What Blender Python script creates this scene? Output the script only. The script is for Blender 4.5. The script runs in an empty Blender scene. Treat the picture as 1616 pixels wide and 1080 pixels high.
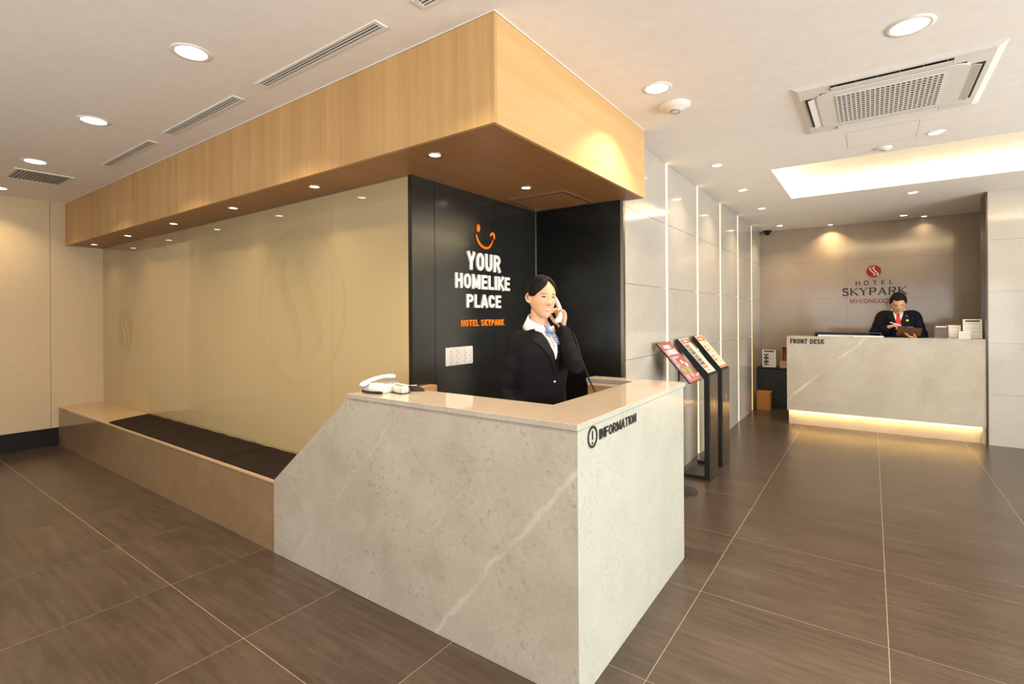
import bpy, bmesh, math, random
import numpy as np
from mathutils import Vector, Matrix
from mathutils.bvhtree import BVHTree
random.seed(4)
SC = bpy.context.scene
COL = SC.collection
PI = math.pi

# ------------------------------------------------------------------ camera
H = 1.471
YAW, ROLL, FPX = math.radians(35.555), math.radians(-0.34), 794.07
fw = Vector((-math.sin(YAW), math.cos(YAW), 0)); rt = Vector((math.cos(YAW), math.sin(YAW), 0)); up = Vector((0, 0, 1))
rt, up = rt*math.cos(ROLL)+up*math.sin(ROLL), up*math.cos(ROLL)-rt*math.sin(ROLL)
cd = bpy.data.cameras.new('camera'); cam = bpy.data.objects.new('camera', cd); COL.objects.link(cam)
cd.sensor_width = 36; cd.lens = FPX/1616*36; cd.shift_y = -41.8/1616; cd.clip_start = .05
cam.matrix_world = Matrix(((rt.x, up.x, -fw.x, 0), (rt.y, up.y, -fw.y, 0), (rt.z, up.z, -fw.z, H), (0, 0, 0, 1)))
SC.camera = cam

# ------------------------------------------------------------------ world, exposure, daylight
SC.view_settings.view_transform = 'Standard'; SC.view_settings.look = 'None'
SC.view_settings.exposure = 0.13; SC.view_settings.gamma = 1; SC.view_settings.use_curve_mapping = False
SC.cycles.use_denoising = True
SC.cycles.max_bounces = 8; SC.cycles.diffuse_bounces = 5; SC.cycles.sample_clamp_indirect = 6
w = bpy.data.worlds.new('world'); SC.world = w; w.use_nodes = True
w.node_tree.nodes['Background'].inputs[0].default_value = (.75, .85, 1, 1)
w.node_tree.nodes['Background'].inputs[1].default_value = .9
WARM, WARMER, DAY = (1, .80, .56), (1, .70, .38), (1.0, .97, .915)
def area(name, loc, direction, sx, sy, power, col, shape='RECTANGLE', spread=PI, parent=None):
    l = bpy.data.lights.new(name, 'AREA'); l.shape = shape; l.size = sx
    if shape == 'RECTANGLE': l.size_y = sy
    l.energy = power; l.color = col; l.spread = spread
    o = bpy.data.objects.new(name, l); COL.objects.link(o)
    o.location = loc; o.rotation_euler = Vector(direction).to_track_quat('-Z', 'Y').to_euler()
    if parent: o.parent = parent
    return o
P_DAY_E, P_DAY_S = 430, 165
area('daylight_east', (4.93, 2.6, 1.35), (-1, 0, .55), 6.4, 2.3, P_DAY_E, DAY)
area('daylight_south', (-.6, -3.13, 1.35), (0, 1, .6), 7.2, 2.3, P_DAY_S, DAY)
P_BIG, P_SMALL, P_CAN = 15, 5.0, 2.6

# ------------------------------------------------------------------ materials
def nt(name):
    m = bpy.data.materials.new(name); m.use_nodes = True
    return m, m.node_tree, m.node_tree.nodes['Principled BSDF']
def mat(name, col, rough=.5, metal=0, spec=.5, coat=0, emit=None, es=0, trans=0, ior=1.45):
    m, t, b = nt(name); b.inputs['Base Color'].default_value = (*col, 1)
    b.inputs['Roughness'].default_value = rough; b.inputs['Metallic'].default_value = metal
    b.inputs['Specular IOR Level'].default_value = spec; b.inputs['Coat Weight'].default_value = coat
    b.inputs['Transmission Weight'].default_value = trans; b.inputs['IOR'].default_value = ior
    # faint procedural tonal variation
    if not emit and not trans:
        n = t.nodes.new('ShaderNodeTexNoise'); n.inputs['Scale'].default_value = 14
        tc = t.nodes.new('ShaderNodeTexCoord'); t.links.new(tc.outputs['Object'], n.inputs['Vector'])
        r = t.nodes.new('ShaderNodeValToRGB'); r.color_ramp.elements[0].color = (*[c*.94 for c in col], 1); r.color_ramp.elements[1].color = (*[min(1, c*1.05) for c in col], 1)
        t.links.new(n.outputs['Fac'], r.inputs['Fac']); t.links.new(r.outputs[0], b.inputs['Base Color'])
    if emit:
        b.inputs['Emission Color'].default_value = (*emit, 1); b.inputs['Emission Strength'].default_value = es
    return m
def node(t, kind, **kw):
    n = t.nodes.new(kind)
    for k, v in kw.items():
        if k in n.inputs: n.inputs[k].default_value = v
        else: setattr(n, k, v)
    return n
def ramp(t, src, stops):
    r = t.nodes.new('ShaderNodeValToRGB'); e = r.color_ramp.elements
    while len(e) < len(stops): e.new(.5)
    for i, (p, c) in enumerate(stops):
        e[i].position = p; e[i].color = (*c, 1) if len(c) == 3 else c
    t.links.new(src, r.inputs['Fac']); return r.outputs[0]
def mapping(t, scale=(1, 1, 1), rot=(0, 0, 0), loc=(0, 0, 0), rand=0):
    tc = t.nodes.new('ShaderNodeTexCoord'); mp = t.nodes.new('ShaderNodeMapping')
    mp.inputs['Scale'].default_value = scale; mp.inputs['Rotation'].default_value = rot; mp.inputs['Location'].default_value = loc
    src = tc.outputs['Object']
    if rand:
        oi = t.nodes.new('ShaderNodeObjectInfo'); vm = node(t, 'ShaderNodeVectorMath', operation='SCALE')
        cb = t.nodes.new('ShaderNodeCombineXYZ')
        for i in range(3): t.links.new(oi.outputs['Random'], cb.inputs[i])
        t.links.new(cb.outputs[0], vm.inputs[0]); vm.inputs['Scale'].default_value = rand
        ad = node(t, 'ShaderNodeVectorMath', operation='ADD'); t.links.new(src, ad.inputs[0]); t.links.new(vm.outputs[0], ad.inputs[1]); src = ad.outputs[0]
    t.links.new(src, mp.inputs['Vector']); return mp.outputs[0]
def mixc(t, f, a, b, mode='MIX'):
    m = t.nodes.new('ShaderNodeMix'); m.data_type = 'RGBA'; m.blend_type = mode
    for i, v in ((0, f), (6, a), (7, b)):
        if isinstance(v, (float, int)): m.inputs[i].default_value = v
        elif isinstance(v, tuple): m.inputs[i].default_value = (*v, 1)
        else: t.links.new(v, m.inputs[i])
    return m.outputs[2]
def stone(name, base, dark, light, rough, veins=(), spots=.5, rand=0, scale=1.0, fine=.5, mottle=1.0):
    m, t, b = nt(name)
    v = mapping(t, (scale,)*3, rand=rand)
    n1 = node(t, 'ShaderNodeTexNoise', Scale=3.2, Detail=8, Roughness=.62); t.links.new(v, n1.inputs['Vector'])
    c = ramp(t, n1.outputs['Fac'], [(.30, tuple(a+(d-a)*mottle for a, d in zip(base, dark))), (.5, base), (.72, tuple(a+(d-a)*mottle for a, d in zip(base, light)))])
    n2 = node(t, 'ShaderNodeTexNoise', Scale=40.0, Detail=4, Roughness=.65); t.links.new(v, n2.inputs['Vector'])
    s = ramp(t, n2.outputs['Fac'], [(.55, (0, 0, 0)), (.67, (1, 1, 1))])
    n3 = node(t, 'ShaderNodeTexNoise', Scale=5.0, Detail=2); t.links.new(v, n3.inputs['Vector'])
    s2 = mixc(t, 1.0, s, ramp(t, n3.outputs['Fac'], [(.42, (0, 0, 0)), (.6, (1, 1, 1))]), 'MULTIPLY')
    fm = node(t, 'ShaderNodeMath', operation='MULTIPLY'); t.links.new(s2, fm.inputs[0]); fm.inputs[1].default_value = spots
    c = mixc(t, fm.outputs[0], c, tuple(x*.62 for x in dark))
    n4 = node(t, 'ShaderNodeTexNoise', Scale=70.0, Detail=3, Roughness=.8); t.links.new(v, n4.inputs['Vector'])
    c = mixc(t, fine, c, ramp(t, n4.outputs['Fac'], [(.3, tuple(x*.8 for x in base)), (.7, tuple(min(1, x*1.12) for x in base))]))
    # long veins: thin noisy bands around given planes (normal, offset, width, amount)
    for (nx, ny, nz, off, wd, amt) in veins:
        tc = t.nodes.new('ShaderNodeTexCoord')
        nn = node(t, 'ShaderNodeTexNoise', Scale=4.0, Detail=6, Roughness=.65); t.links.new(tc.outputs['Object'], nn.inputs['Vector'])
        dp = node(t, 'ShaderNodeVectorMath', operation='DOT_PRODUCT'); t.links.new(tc.outputs['Object'], dp.inputs[0]); dp.inputs[1].default_value = (nx, ny, nz)
        a = node(t, 'ShaderNodeMath', operation='MULTIPLY_ADD'); t.links.new(nn.outputs['Fac'], a.inputs[0]); a.inputs[1].default_value = .10; t.links.new(dp.outputs['Value'], a.inputs[2])
        su = node(t, 'ShaderNodeMath', operation='SUBTRACT'); t.links.new(a.outputs[0], su.inputs[0]); su.inputs[1].default_value = off+.05
        ab = node(t, 'ShaderNodeMath', operation='ABSOLUTE'); t.links.new(su.outputs[0], ab.inputs[0])
        n5 = node(t, 'ShaderNodeTexNoise', Scale=3.0, Detail=3); t.links.new(tc.outputs['Object'], n5.inputs['Vector'])
        rr = ramp(t, ab.outputs[0], [(0, (amt,)*3), (wd, (0, 0, 0))])
        mm = mixc(t, 1.0, rr, ramp(t, n5.outputs['Fac'], [(.42, (.1, .1, .1)), (.6, (1, 1, 1))]), 'MULTIPLY')
        c = mixc(t, mm, c, tuple(min(1, x*1.25) for x in light))
    t.links.new(c, b.inputs['Base Color']); b.inputs['Roughness'].default_value = rough
    return m
def wood(name, a, bcol, axis, rough=.42):
    # axis = direction the grain runs along
    m, t, b = nt(name); sc = [34, 34, 34]; sc['xyz'.index(axis)] = .9
    n = node(t, 'ShaderNodeTexNoise', Scale=1.0, Detail=4, Roughness=.6, Distortion=.4); t.links.new(mapping(t, sc), n.inputs['Vector'])
    sc2 = [9, 9, 9]; sc2['xyz'.index(axis)] = .12
    n2 = node(t, 'ShaderNodeTexNoise', Scale=1.0, Detail=2); t.links.new(mapping(t, sc2), n2.inputs['Vector'])
    c1 = ramp(t, n.outputs['Fac'], [(.3, a), (.7, bcol)]); c2 = ramp(t, n2.outputs['Fac'], [(.3, a), (.7, bcol)])
    t.links.new(mixc(t, .55, c1, c2), b.inputs['Base Color']); b.inputs['Roughness'].default_value = rough
    return m
M = {}
M['ceiling'] = mat('ceiling_paint', (.90, .855, .80), .75)
M['white'] = mat('white_plastic', (.80, .77, .71), .4)
M['whitepaper'] = mat('white_paper', (.82, .80, .75), .6)
M['cream_wall'] = mat('cream_laminate', (.60, .475, .295), .5)
M['black_base'] = mat('black_skirting', (.012, .011, .011), .45, spec=.2)
M['desk'] = stone('desk_marble', (.395, .35, .29), (.295, .25, .20), (.49, .45, .39), .24, veins=((-.755, 0, .656, 1.262, .015, .6), (-.70, 0, .71, 1.52, .008, .3), (-.72, 0, .69, 2.05, .008, .3)), spots=.9)
M['desk_daylit'] = stone('daylit_desk_marble', (.47, .49, .435), (.40, .41, .36), (.53, .55, .50), .15, spots=.6)  # same marble as the front; cool daylight is put into its colour
M['frontdesk'] = stone('front_desk_marble', (.45, .405, .325), (.37, .325, .25), (.53, .49, .41), .25, veins=((-.70, 0, .714, .872, .02, .9),), spots=.5)
M['top'] = stone('countertop_marble', (.44, .365, .285), (.39, .32, .245), (.50, .425, .34), .08, spots=.2)
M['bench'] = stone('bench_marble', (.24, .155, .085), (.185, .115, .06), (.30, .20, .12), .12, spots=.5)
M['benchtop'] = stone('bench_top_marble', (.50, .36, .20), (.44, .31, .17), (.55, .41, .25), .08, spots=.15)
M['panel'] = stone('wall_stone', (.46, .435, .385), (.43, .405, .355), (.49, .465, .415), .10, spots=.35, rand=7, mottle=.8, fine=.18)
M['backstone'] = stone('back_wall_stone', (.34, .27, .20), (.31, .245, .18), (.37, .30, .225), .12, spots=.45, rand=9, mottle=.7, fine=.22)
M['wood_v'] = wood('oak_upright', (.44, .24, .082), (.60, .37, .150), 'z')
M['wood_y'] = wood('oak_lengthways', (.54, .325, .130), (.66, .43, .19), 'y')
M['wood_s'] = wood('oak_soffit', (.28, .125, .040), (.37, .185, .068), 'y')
M['wood_in'] = wood('oak_inner', (.50, .27, .11), (.62, .38, .18), 'x')
M['boxwood'] = wood('orange_boxwood', (.42, .17, .035), (.52, .24, .06), 'x')
M['edge'] = mat('dark_edge_metal', (.22, .19, .15), .3, .9)
M['trim'] = mat('brushed_trim', (.62, .58, .5), .3, .9)
M['chrome'] = mat('chrome', (.8, .8, .8), .12, 1)
M['gap'] = mat('shadow_gap', (.06, .04, .025), .8)
M['black'] = mat('black_powdercoat', (.012, .011, .011), .35)
M['bronze'] = mat('dark_bronze', (.10, .08, .06), .22, .85)
M['joint'] = mat('stone_joint', (.16, .125, .09), .8)
M['grout'] = mat('pale_grout', (.44, .37, .29), .7)
def steel(nm='black_steel', k=.085):
    m, t, b = nt(nm); b.inputs['Metallic'].default_value = .85; b.inputs['Base Color'].default_value = (k, k, k*.92, 1)
    n = node(t, 'ShaderNodeTexNoise', Scale=1.0, Detail=3); t.links.new(mapping(t, (1.2, 1.2, 6)), n.inputs['Vector'])
    r = ramp(t, n.outputs['Fac'], [(.3, (.16, .16, .16)), (.7, (.27, .27, .27))]); t.links.new(r, b.inputs['Roughness'])
    bp = node(t, 'ShaderNodeBump', Strength=.10, Distance=.004); t.links.new(n.outputs['Fac'], bp.inputs['Height']); t.links.new(bp.outputs[0], b.inputs['Normal'])
    return m
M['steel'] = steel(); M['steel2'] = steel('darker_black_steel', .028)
def backglass():
    m, t, b = nt('back_painted_glass')
    n = node(t, 'ShaderNodeTexNoise', Scale=1.0, Detail=2); t.links.new(mapping(t, (60, 60, 2)), n.inputs['Vector'])
    t.links.new(ramp(t, n.outputs['Fac'], [(.3, (.442, .342, .182)), (.7, (.450, .350, .188))]), b.inputs['Base Color'])
    b.inputs['Roughness'].default_value = .06; b.inputs['Coat Weight'].default_value = .3; b.inputs['Coat Roughness'].default_value = .03
    return m
M['glass'] = backglass()
M['etch'] = mat('etched_logo', (.38, .275, .125), .15)
M['etch2'] = mat('etched_logo_pale', (.425, .322, .160), .08)
def tilemat():
    m, t, b = nt('brown_porcelain')
    v = mapping(t, (1.0, 2.2, 1), rand=40)
    n = node(t, 'ShaderNodeTexNoise', Scale=1.8, Detail=5, Roughness=.48); t.links.new(v, n.inputs['Vector'])
    n2 = node(t, 'ShaderNodeTexNoise', Scale=1.6, Detail=4, Roughness=.6); t.links.new(mapping(t, (1.6, 20, 1), rand=20), n2.inputs['Vector'])
    n3 = node(t, 'ShaderNodeTexNoise', Scale=7.0, Detail=8, Roughness=.75); t.links.new(mapping(t, (1, 1.6, 1), rand=10), n3.inputs['Vector'])
    A_, B_, C_ = (.032, .0205, .0140), (.055, .0375, .027), (.100, .073, .055)
    c = ramp(t, n.outputs['Fac'], [(.22, A_), (.5, B_), (.80, C_)])
    c2 = ramp(t, n2.outputs['Fac'], [(.32, A_), (.68, C_)])
    c3 = ramp(t, n3.outputs['Fac'], [(.35, A_), (.70, C_)])
    t.links.new(mixc(t, .18, mixc(t, .48, c, c2), c3), b.inputs['Base Color'])
    b.inputs['Roughness'].default_value = .27
    return m
M['tile'] = tilemat()
M['cushion'] = mat('dark_brown_fabric', (.020, .014, .010), .9, spec=.1)
M['led'] = mat('led_strip', (1, .85, .6), emit=(1, .74, .30), es=1.35)
M['led_cove'] = mat('cove_tube', (1, .9, .7), emit=(1, .86, .58), es=20)
M['led_desk'] = mat('plinth_light', (1, .85, .5), emit=(1, .66, .20), es=130)
M['lens_big'] = mat('lamp_lens', (1, 1, 1), emit=(1, .93, .80), es=9)
M['lens_small'] = mat('spot_lens', (1, 1, 1), emit=(1, .90, .72), es=9)
M['cove_in'] = mat('cove_paint', (.85, .80, .68), .8)
M['letter_white'] = mat('white_letter', (.80, .78, .74), .4)
M['letter_orange'] = mat('orange_letter', (.80, .20, .01), .4)
M['letter_black'] = mat('black_letter', (.02, .02, .018), .35)
M['letter_red'] = mat('red_letter', (.30, .012, .012), .5, spec=.25)
M['letter_brown'] = mat('dark_brown_letter', (.022, .010, .006), .6, spec=.15)
M['skin'] = mat('skin', (.66, .375, .23), .5)
M['skin_man'] = mat('skin_man', (.56, .31, .185), .5)
M['hair'] = mat('black_hair', (.007, .005, .0045), .55, spec=.2)
M['suit'] = mat('black_suit', (.007, .0065, .008), .8, spec=.12)
M['suit2'] = mat('navy_suit', (.0065, .0065, .011), .8, spec=.12)
M['lapel'] = mat('black_lapel', (.009, .0085, .010), .7, spec=.15)
M['shirt'] = mat('white_shirt', (.80, .77, .74), .6)
M['lip'] = mat('rose_lip', (.50, .20, .145), .4)
M['lip_man'] = mat('brown_lip', (.34, .13, .085), .5)
M['teeth'] = mat('teeth', (.85, .80, .72), .3)
M['eye'] = mat('dark_eye', (.02, .012, .01), .15)
M['brow'] = mat('eyebrow', (.075, .035, .02), .7)
M['blue'] = mat('pale_blue_silk', (.16, .22, .50), .4)
M['cream'] = mat('cream_silk', (.66, .58, .46), .4)
M['tan'] = mat('tan_silk', (.34, .26, .17), .4)
M['red_tie'] = mat('red_tie', (.55, .01, .012), .4)
M['yellow'] = mat('yellow_badge', (.70, .66, .02), .4)
M['gold'] = mat('gold', (.8, .55, .2), .25, .9)
M['brown_board'] = mat('brown_clipboard', (.12, .055, .03), .4)
M['grey'] = mat('grey_plastic', (.30, .31, .33), .4)
M['dkgrey'] = mat('dark_grey', (.09, .085, .09), .5)
M['poster_red'] = mat('poster_red', (.36, .10, .10), .35)
M['poster_pink'] = mat('poster_pink', (.62, .36, .32), .4)
M['poster_cream'] = mat('poster_cream', (.74, .66, .50), .35)
M['poster_yellow'] = mat('poster_yellow', (.74, .62, .28), .4)
M['poster_orange'] = mat('poster_orange', (.62, .20, .08), .4)
M['poster_green'] = mat('poster_green', (.20, .40, .18), .4)
M['poster_blue'] = mat('poster_blue', (.30, .34, .52), .4)
M['poster_brown'] = mat('poster_brown', (.22, .15, .10), .4)
M['acrylic'] = mat('clear_acrylic', (.92, .92, .9), .03, trans=1, ior=1.2)
def polka():
    m, t, b = nt('polka_silk')
    v = node(t, 'ShaderNodeTexVoronoi', Scale=150.0); v.inputs['Randomness'].default_value = .15
    t.links.new(mapping(t), v.inputs['Vector'])
    t.links.new(ramp(t, v.outputs['Distance'], [(.34, (.75, .76, .85)), (.42, (.07, .09, .34))]), b.inputs['Base Color']); b.inputs['Roughness'].default_value = .4
    return m
M['polka'] = polka()

# ------------------------------------------------------------------ mesh helpers
def link(name, bm, m, parent=None, smooth=False, recalc=True):
    if recalc: bmesh.ops.recalc_face_normals(bm, faces=bm.faces)
    me = bpy.data.meshes.new(name); bm.to_mesh(me); bm.free()
    for x in (m if isinstance(m, (list, tuple)) else [m]): me.materials.append(x)
    if smooth:
        for p in me.polygons: p.use_smooth = True
    o = bpy.data.objects.new(name, me); COL.objects.link(o)
    if parent is not None: o.parent = parent
    return o
def tag(o, label=None, cat=None, group=None, kind=None):
    if label: o['label'] = label
    if cat: o['category'] = cat
    if group: o['group'] = group
    if kind: o['kind'] = kind
    return o
def thing(name, label, cat, loc=(0, 0, 0), rz=0, group=None, kind=None):
    o = bpy.data.objects.new(name, None); COL.objects.link(o); o.location = loc; o.rotation_euler = (0, 0, rz)
    o.empty_display_size = .05
    return tag(o, label, cat, group, kind)
def box(bm, x0, x1, y0, y1, z0, z1, mi=0, mt=None):
    vs = [bm.verts.new((x, y, z)) for x in (x0, x1) for y in (y0, y1) for z in (z0, z1)]
    if mt is not None:
        for v in vs: v.co = mt @ v.co
    for f in ((0, 1, 3, 2), (4, 6, 7, 5), (0, 4, 5, 1), (2, 3, 7, 6), (0, 2, 6, 4), (1, 5, 7, 3)):
        fc = bm.faces.new([vs[i] for i in f]); fc.material_index = mi
    return vs
def bx(name, x0, x1, y0, y1, z0, z1, m, parent=None, bev=0, mt=None):
    bm = bmesh.new(); box(bm, x0, x1, y0, y1, z0, z1, mt=mt)
    if bev: bmesh.ops.bevel(bm, geom=bm.edges[:], offset=bev, segments=2, affect='EDGES', profile=.5)
    return link(name, bm, m, parent)
def prism(bm, pts, axis, a0, a1, mi=0, mt=None):
    """polygon pts in the plane normal to axis, extruded a0..a1"""
    def mk(p, a):
        v = {'x': (a, p[0], p[1]), 'y': (p[0], a, p[1]), 'z': (p[0], p[1], a)}[axis]
        return bm.verts.new(mt @ Vector(v) if mt is not None else v)
    A = [mk(p, a0) for p in pts]; B = [mk(p, a1) for p in pts]; n = len(pts)
    for f in [A, B[::-1]] + [[A[i], A[(i+1) % n], B[(i+1) % n], B[i]] for i in range(n)]:
        bm.faces.new(f).material_index = mi
def lathe(bm, prof, seg=32, mt=None, mi=0):
    """prof list of (r,z) closed around the z axis"""
    rings = []
    for r, z in prof:
        if r < 1e-6:
            c = Vector((0, 0, z)); rings.append([bm.verts.new(mt @ c if mt is not None else c)])
        else:
            rg = []
            for k in range(seg):
                a = 2*PI*k/seg; c = Vector((r*math.cos(a), r*math.sin(a), z)); rg.append(bm.verts.new(mt @ c if mt is not None else c))
            rings.append(rg)
    for A, B in zip(rings, rings[1:]):
        for k in range(seg):
            j = (k+1) % seg
            f = [A[k] if len(A) > 1 else A[0], A[j] if len(A) > 1 else None, B[j] if len(B) > 1 else None, B[k] if len(B) > 1 else B[0]]
            f = [x for x in f if x is not None]
            if len(A) == 1: f = [A[0], B[j], B[k]]
            if len(B) == 1: f = [A[k], A[j], B[0]]
            if len(set(f)) > 2: bm.faces.new(f).material_index = mi
def disc_ring(bm, r0, r1, z0, z1, seg=32):
    lathe(bm, [(r0, z0), (r1, z0), (r1, z1), (r0, z1), (r0, z0)], seg)
def tube(bm, pts, rad, seg=16, side=None, caps=True, mi=0, capk=1):
    """tapered tube with round ends; rad = list of r or (a, b), a along `side`"""
    pts = [Vector(p) for p in pts]
    if isinstance(rad, float): rad = [rad]*len(pts)
    rad = [(r, r) if isinstance(r, (int, float)) else r for r in rad]
    n = len(pts); rings = []
    s = Vector(side) if side is not None else None
    items = []
    for i in range(n):
        t = (pts[min(i+1, n-1)]-pts[max(i-1, 0)]).normalized(); items.append((pts[i], t, rad[i]))
    if caps:
        ck = capk
        head = []; (p, t, r) = items[0]
        for k in (80, 55, 28):
            a = math.radians(k); m_ = min(r); head.append((p-t*m_*ck*math.sin(a), t, (r[0]*math.cos(a), r[1]*math.cos(a))))
        (p, t, r) = items[-1]; tail = []
        for k in (28, 55, 80):
            a = math.radians(k); m_ = min(r); tail.append((p+t*m_*ck*math.sin(a), t, (r[0]*math.cos(a), r[1]*math.cos(a))))
        items = head+items+tail
    prev = s
    for (p, t, r) in items:
        if prev is None: prev = t.orthogonal()
        u = (prev-t*prev.dot(t)).normalized(); prev = u if s is None else s
        v = t.cross(u)
        rings.append([bm.verts.new(p+u*r[0]*math.cos(2*PI*k/seg)+v*r[1]*math.sin(2*PI*k/seg)) for k in range(seg)])
    for A, B in zip(rings, rings[1:]):
        for k in range(seg):
            bm.faces.new((A[k], A[(k+1) % seg], B[(k+1) % seg], B[k])).material_index = mi
    bm.faces.new(rings[0][::-1]).material_index = mi; bm.faces.new(rings[-1]).material_index = mi
def smooth_path(pts, n=6):
    pts = [Vector(p) for p in pts]; out = []
    P = [pts[0]*2-pts[1]]+pts+[pts[-1]*2-pts[-2]]
    for i in range(1, len(P)-2):
        for k in range(n):
            t = k/n; a, b, c, d = P[i-1], P[i], P[i+1], P[i+2]
            out.append(.5*((2*b)+(-a+c)*t+(2*a-5*b+4*c-d)*t*t+(-a+3*b-3*c+d)*t**3))
    out.append(pts[-1]); return out
def arc_(cx, cy, rx, ry, a0, a1, n=10):
    return [(cx+rx*math.cos(math.radians(a0+(a1-a0)*k/n)), cy+ry*math.sin(math.radians(a0+(a1-a0)*k/n))) for k in range(n+1)]
def sans(ch, t):
    """centre-line strokes of a bold grotesque capital, height 1, stroke thickness t -> (strokes, width)"""
    h = t/2; W = .60; a, b, c, d = h, W-h, h, 1-h; m = W/2; cap = .27
    E_ = lambda x: [(x, 0), (x, 1)]
    if ch == 'I': return [E_(h)], t
    if ch == 'L': return [E_(a), [(a, c), (W*.86, c)]], W*.86
    if ch == 'E': return [E_(a), [(a, c), (W*.9, c)], [(a, .52), (W*.84, .52)], [(a, d), (W*.9, d)]], W*.9
    if ch == 'F': return [E_(a), [(a, .50), (W*.80, .50)], [(a, d), (W*.86, d)]], W*.86
    if ch == 'T': return [E_(m), [(0, d), (W, d)]], W
    if ch == 'H': return [E_(a), E_(b), [(a, .52), (b, .52)]], W
    if ch == 'N': return [E_(a), E_(b), [(a, .97), (b, .03)]], W
    if ch == 'M': return [E_(a), E_(W*1.25-h), [(a+.01, .97), (W*.625, .10)], [(W*1.25-h-.01, .97), (W*.625, .10)]], W*1.25
    if ch == 'Y': return [[(h*.55, 1), (m, .44)], [(W-h*.55, 1), (m, .44)], [(m, .5), (m, 0)]], W
    if ch == 'K': return [E_(a), [(W*.96, 1), (a, .42)], [(a+.12, .56), (W, 0)]], W
    if ch == 'A': return [[(h*.5, 0), (W*.52, 1)], [(W*1.04-h*.5, 0), (W*.52, 1)], [(.14, .28), (W*1.04-.14, .28)]], W*1.04
    if ch == 'O': return [arc_(m, d-cap, m-h, cap, 0, 180)+arc_(m, c+cap, m-h, cap, 180, 360)+[(b, d-cap)]], W
    if ch == 'D': return [E_(a), [(a, d), (m*.9, d)]+arc_(m*.9, d-cap, b-m*.9, cap, 90, 0, 6)+arc_(m*.9, c+cap, b-m*.9, cap, 0, -90, 6)+[(a, c)]], W
    if ch == 'U': return [[(a, 1), (a, c+cap)]+arc_(m, c+cap, m-h, cap, 180, 360)+[(b, 1)]], W
    if ch == 'C': return [arc_(m, d-cap, m-h, cap, 10, 180)+arc_(m, c+cap, m-h, cap, 180, 350)], W
    if ch == 'G': return [arc_(m, d-cap, m-h, cap, 10, 180)+arc_(m, c+cap, m-h, cap, 180, 350)+[(b, .46)], [(m, .46), (b+h*.8, .46)]], W
    if ch == 'S': return [arc_(m, .745, m-h, .255-h, 15, 180, 8)+[(m*.8, .56), (m*1.2, .45)]+arc_(m, .255, m-h, .255-h, 0, -165, 8)], W
    if ch in 'PR':
        S_ = [E_(a), [(a, d), (m, d)]+arc_(m*1.05, .5*(d+.50), b-m*1.05, (d-.50)/2, 90, -90, 8)+[(a, .50)]]
        if ch == 'R': S_.append([(m*1.05, .48), (W*.99-h*.3, 0)])
        return S_, W
def letters(txt, height, depth, m, parent, origin, xdir, zdir, fit, t=.2, gap=.11, name='letter'):
    """raised sans lettering, one object per letter; origin = left end of the baseline, fit = total width"""
    xdir, zdir = Vector(xdir).normalized(), Vector(zdir).normalized(); nd = xdir.cross(zdir); off = parent.location if parent else Vector()
    tot = sum(sans(c, t)[1] if c != ' ' else .25 for c in txt)+gap*(len(txt)-1); sx = fit/tot; x = 0
    for ch in txt:
        if ch == ' ': x += .25+gap; continue
        S_, w_ = sans(ch, t); bm = bmesh.new()
        for k, st in enumerate(S_):
            P = [Vector(((x+p[0])*sx, p[1]*height)) for p in st]; L = []; R = []; T = t*height; tx = t*sx
            for i in range(len(P)):
                a = P[max(0, i-1)]; b = P[min(i+1, len(P)-1)]
                if ch == 'O' and i in (0, len(P)-1): a, b = P[-2], P[1]
                dv = Vector(((b.x-a.x)/sx, (b.y-a.y)/height)).normalized(); n_ = Vector((-dv.y*tx/2, dv.x*T/2)); L.append(P[i]+n_); R.append(P[i]-n_)
            dd = depth*(1-.01*k)
            V = [[bm.verts.new(Vector(origin)-off+xdir*q.x+zdir*q.y+nd*z) for q in Q] for z in (0, dd) for Q in (L, R)]
            for i in range(len(P)-1):
                for A, B in ((0, 1), (3, 2), (2, 0), (1, 3)): bm.faces.new((V[A][i], V[A][i+1], V[B][i+1], V[B][i]))
            for i in (0, -1): bm.faces.new((V[0][i], V[1][i], V[3][i], V[2][i]))
        link(name, bm, m, parent); x += w_+gap

# ------------------------------------------------------------------ dimensions
ZC, ZS = 2.815, 2.322
XL, YG, YF = -7.69, 2.112, 1.757
XW, YP, YB = -1.482, 7.617, 9.112
TX, TY, TT = -.746, 1.954, .8

# ------------------------------------------------------------------ setting: floor
floor = tag(bx('floor', -9.6, 5.2, -3.4, 9.3, -.12, -.0005, M['grout']), kind='structure')
tme = None
for i in range(-9, 8):
    for j in range(-7, 9):
        x, y = TX+TT*i, TY+TT*j
        if tme is None:
            bm = bmesh.new(); box(bm, .0011, TT-.0011, .0011, TT-.0011, -.0004, 0); o = link('tile', bm, M['tile'], floor); tme = o.data
        else:
            o = bpy.data.objects.new('tile', tme); COL.objects.link(o); o.parent = floor
        o.location = (x, y, 0)
# ------------------------------------------------------------------ setting: ceiling with light cove
CX0, CX1, CY0, CY1 = -.755, 3.6, 5.23, 6.68
bm = bmesh.new()
box(bm, -9.6, 5.2, -3.4, CY0, ZC, ZC+.012); box(bm, -9.6, 5.2, CY1, 9.3, ZC, ZC+.012)
box(bm, -9.6, CX0, CY0, CY1, ZC, ZC+.012); box(bm, CX1, 5.2, CY0, CY1, ZC, ZC+.012)
box(bm, -9.6, 5.2, -3.4, 9.3, ZC+.20, ZC+.25)
ceil = tag(link('ceiling', bm, M['ceiling']), kind='structure')
cv_ = thing('light_cove', 'long recessed ceiling cove glowing warm white before the front desk', 'light cove', ((CX0+CX1)/2, (CY0+CY1)/2, ZC))
def child_world(o, p):
    o.parent = p; o.matrix_parent_inverse = Matrix.Translation(p.location).inverted() if p.type == 'EMPTY' else Matrix(); return o
bm = bmesh.new(); g = .11
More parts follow.
